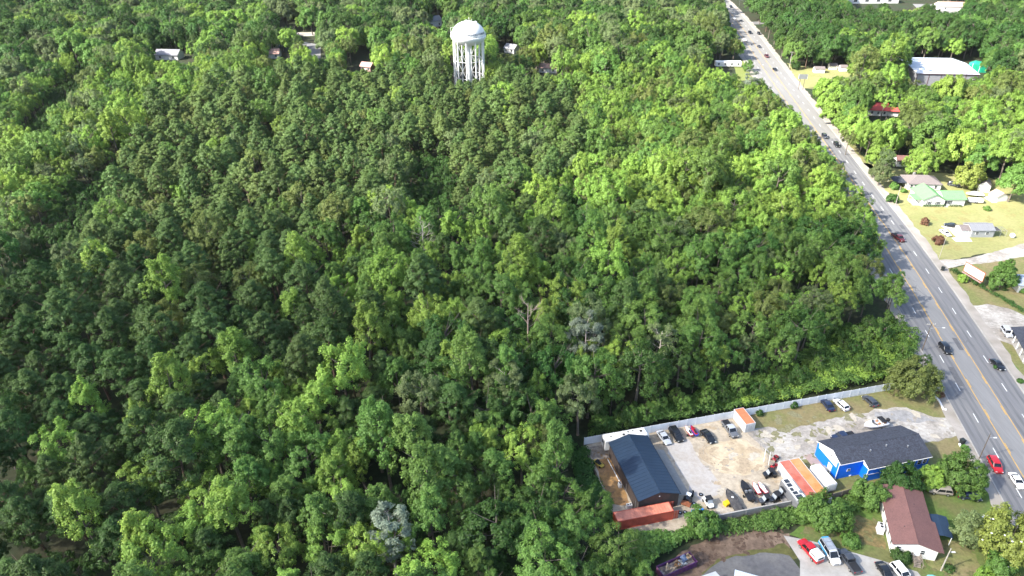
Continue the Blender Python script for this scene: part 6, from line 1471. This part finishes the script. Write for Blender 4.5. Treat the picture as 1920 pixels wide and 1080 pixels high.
for k,(px,py,r,h,m,lab) in enumerate(((1733,421,1.6,2.8,'bronze','brown leaved shrub on the lawn nearest the road'),(1758,456,1.9,2.4,'bronze','reddish brown round shrub by the thin pale pole'),(1850,394,1.4,1.6,'fresh','small bright green bush alone right of the motorboat'),
    (1672,378,2.2,3.0,'deep','dark bush at the lawn edge beside the wooden pole'),(1676,354,1.8,2.4,'fresh','green shrub left of the grey roofed house'),(1694,360,1.4,1.3,'fresh','low round bush right of the wooden lawn pole'),(1916,548,1.2,1.6,'fresh','round bush in front of the pale blue roofed building'),
    (1402,133,3.0,6.5,'fresh','lone small tree on the far verge by the mobile home'),(1491,130,2.6,5.0,'deep','round bush beside the tall grey far pole'),(1868,690,.9,.9,'deep','small dark bush on the bright lawn by the porch'),(1912,716,.9,.9,'deep','round shrub below the white porch posts'))):
    bush('bush', lab, (px,py), r, h, B[m], 40+k, 'bush', leaf=.2, per=70)
hed = thing('hedge', 'low clipped hedge along the front of the green roofed house', 'hedge', G(*gp(285,520)), R(-1))
global_C = np.array([(x,0,.45) for x in np.arange(0,14.5,.7) if not 8<x<9.4]); P_,N_ = puffs_to_leaves(global_C, np.full(len(global_C),.55), 160, center=np.array([7,0,-3])); o = bpy.data.objects.new('foliage', leaf_cloud(P_,N_,.14,.75,'hedge_foliage',B['deep'])); col.objects.link(o); o.parent = hed
hd = G(1785,508); he = G(1925,590)
hed = thing('hedge', 'scruffy hedge line running below the billboard to the right edge', 'hedge', hd, ang(hd,he)); n_ = int((he-hd).length/.9); rs_ = np.random.default_rng(3)
C_ = np.array([(k*.9, rs_.uniform(-.4,.4), rs_.uniform(.4,.9)) for k in range(n_)]); P_,N_ = puffs_to_leaves(C_, rs_.uniform(.6,1.1,n_), 90, center=np.array([20,0,-8])); o = bpy.data.objects.new('foliage', leaf_cloud(P_,N_,.18,.75,'hedge_foliage',B['deep'])); col.objects.link(o); o.parent = hed

def skeleton(h, seed, m, spread, levels=4, r0=.28, first=.35, n0=9):
    rr = random.Random(seed); b = MB(); tips = []
    def grow(p, d, L, r, lev):
        q = p + d*L*.5 + Vector((rr.uniform(-1,1),rr.uniform(-1,1),rr.uniform(-.3,.6)))*L*.06; e = p + d*L + Vector((rr.uniform(-1,1),rr.uniform(-1,1),.3))*L*.08
        b.tube([p,q,e],[r,r*.78,r*.5 if lev else r*.2], 5 if r > .06 else 3)
        if not lev: tips.append(e); return
        for k in range(rr.choice((2,3,3))):
            dd = (d + Vector((rr.uniform(-1,1),rr.uniform(-1,1),rr.uniform(-.25,.7)))*spread).normalized(); grow(p.lerp(e, rr.uniform(.6,1)), dd, L*rr.uniform(.6,.85), r*.6, lev-1)
    b.tube([(0,0,-.2),(.1,.05,h*.5),(0,.15,h*.95)],[r0,r0*.75,r0*.18],7)
    for k in range(n0):
        t = first + (1-first)*.9*(k+.5)/n0; a = k*2.4+rr.uniform(-.4,.4); grow(Vector((.1*t,.08*t,h*t)), Vector((math.cos(a),math.sin(a),.55)).normalized(), h*.115*(1.3-t*.7), r0*.26*(1.15-t*.6), levels-1)
    return b, tips
def dead_tree(label, px, h, seed, m, spread=.6, leaf_m=None, leaf_n=14, first=.35, n0=9, zc=.6, r0=.28, levels=4):
    p = G(px[0], px[1], h*zc); t = thing('dead_tree' if not leaf_m else 'pale_tree', label, 'tree', (p.x,p.y,0), seed*1.3, 'bare and pale trees in the wood')
    b, tips = skeleton(h, seed, m, spread, levels=levels, first=first, n0=n0, r0=r0); b.build('trunk', m, t, smooth=60)
    if leaf_m:
        C = np.array([tuple(e) for e in tips]); global rng; rng = np.random.default_rng(seed); P_,N_ = puffs_to_leaves(C, rng.uniform(.45,.8,len(C)), leaf_n, center=np.array([0,0,h*.4])); o = bpy.data.objects.new('crown', leaf_cloud(P_,N_,.2,.6,'pale_crown',leaf_m)); col.objects.link(o); o.parent = t
    return t
m_dead = mat('bleached_dead_wood', (.42,.37,.34), .95, .2, 3); m_dead2 = mat('pinkish_dead_wood', (.34,.26,.23), .95, .2, 3)
dead_tree('bare grey dead tree rising above the dark central pines', (793,440), 21, 2, m_dead, .55, n0=14, first=.5, zc=.8)
dead_tree('bare brown snag standing above green trees near the centre', (990,590), 23, 5, m_dead2, .5, n0=8, first=.6, zc=.8, r0=.34)
dead_tree('silvery white leaved tree standing tall behind the workshop', (1098,650), 20, 7, m_dead, .6, LEAF['silver'], 26, n0=16, levels=5)
dead_tree('pale bare limbed tree with white trunk behind the white fence', (1236,660), 18, 9, mat('white_bark',(.55,.50,.44),.95,.15,3), .62, LEAF['sage'], 12, n0=14, levels=5, r0=.34)
dead_tree('silver leaved tree at the bottom edge between green trees', (735,1010), 17, 11, m_dead, .6, LEAF['silver'], 15, n0=16, levels=5)
dead_tree('silvery tree above the dark trees left of the yard', (945,740), 19, 13, m_dead, .6, LEAF['sage'], 50, n0=16, levels=5)
dead_tree('pale grey leaved tree on the sunny slope near the far road', (1405,160), 17, 15, m_dead, .6, LEAF['silver'], 26, n0=12, levels=5)
dead_tree('pale tree with bare limbs at the left edge of the wood', (30,130), 20, 17, m_dead, .5, LEAF['sage'], 30, n0=12, levels=5)

# vines and undergrowth along the fence, and vines over the block wall
def carpet(name, label, polys, n, leaf, m, hmax, seed):
    global rng
    rng = np.random.default_rng(seed); C, Rd = [], []
    for poly in polys:
        xs = [p[0] for p in poly]; ys = [p[1] for p in poly]; k = 0
        while k < n:
            px, py = rng.uniform(min(xs),max(xs)), rng.uniform(min(ys),max(ys))
            if not inside(px, py, poly): continue
            c = G(px, py); hh = hmax*(.35+.65*abs(math.sin(c.x*.31+seed)*math.cos(c.y*.27+1.3*seed)))*rng.uniform(.5,1); C.append((c.x,c.y,hh*.7)); Rd.append(rng.uniform(.5,1.2)*min(1,hmax/1.5)+.1); k += 1
    C = np.array(C); cc = C.mean(axis=0); cc[2] = -60
    P_, N_ = puffs_to_leaves(C, np.array(Rd), 46, center=cc, shell=.6); P_[:,2] = np.maximum(P_[:,2],.05)
    o = bpy.data.objects.new(name, leaf_cloud(P_, N_, leaf, .8, name, m)); col.objects.link(o); o['kind'] = 'stuff'; o['label'] = label; return o
carpet('vine_cover', 'dark green vines carpeting the slope above the white fence', [[(1095,822),(1200,770),(1360,735),(1480,690),(1560,620),(1690,600),(1720,640),(1700,700),(1660,713),(1380,768),(1230,796)]], 1900, .2, B['fresh'], 4.2, 3)
carpet('vine_cover', 'brighter vines along the white fence top', [[(1380,768),(1500,690),(1640,620),(1705,640),(1690,700),(1658,714)]], 420, .2, B['lime'], 3.8, 5)
carpet('vine_cover', 'green vines growing over the near block wall', [[(1335,990),(1480,958),(1570,940),(1660,912),(1640,940),(1560,975),(1470,988),(1345,1004)]], 260, .2, B['fresh'], 1.6, 7)
carpet('vine_cover', 'leafy thicket between the red container and dirt bank', [[(1160,1010),(1280,1000),(1335,995),(1270,1020),(1225,1050),(1190,1085)]], 200, .24, B['fresh'], 3.2, 9)
carpet('undergrowth', 'green undergrowth along the left yard edge', [[(1060,830),(1094,840),(1132,930),(1160,985),(1110,960),(1080,900)]], 170, .22, B['deep'], 2.0, 11)



# ---------------------------------------------------------------- air
hz = MB(); hz.box(-900,900,-160,1500,-1.0,160.0); hz = hz.build('haze', [])
m = bpy.data.materials.new('haze'); m.use_nodes = True; N = m.node_tree.nodes; N.clear(); o_ = N.new('ShaderNodeOutputMaterial'); v_ = N.new('ShaderNodeVolumePrincipled')
v_.inputs['Color'].default_value = (.95,.97,1,1); v_.inputs['Density'].default_value = .000022; v_.inputs['Anisotropy'].default_value = .2
m.node_tree.links.new(v_.outputs[0], o_.inputs['Volume']); hz.data.materials.append(m); hz['kind'] = 'stuff'; hz['label'] = 'thin pale summer haze over the far wood'
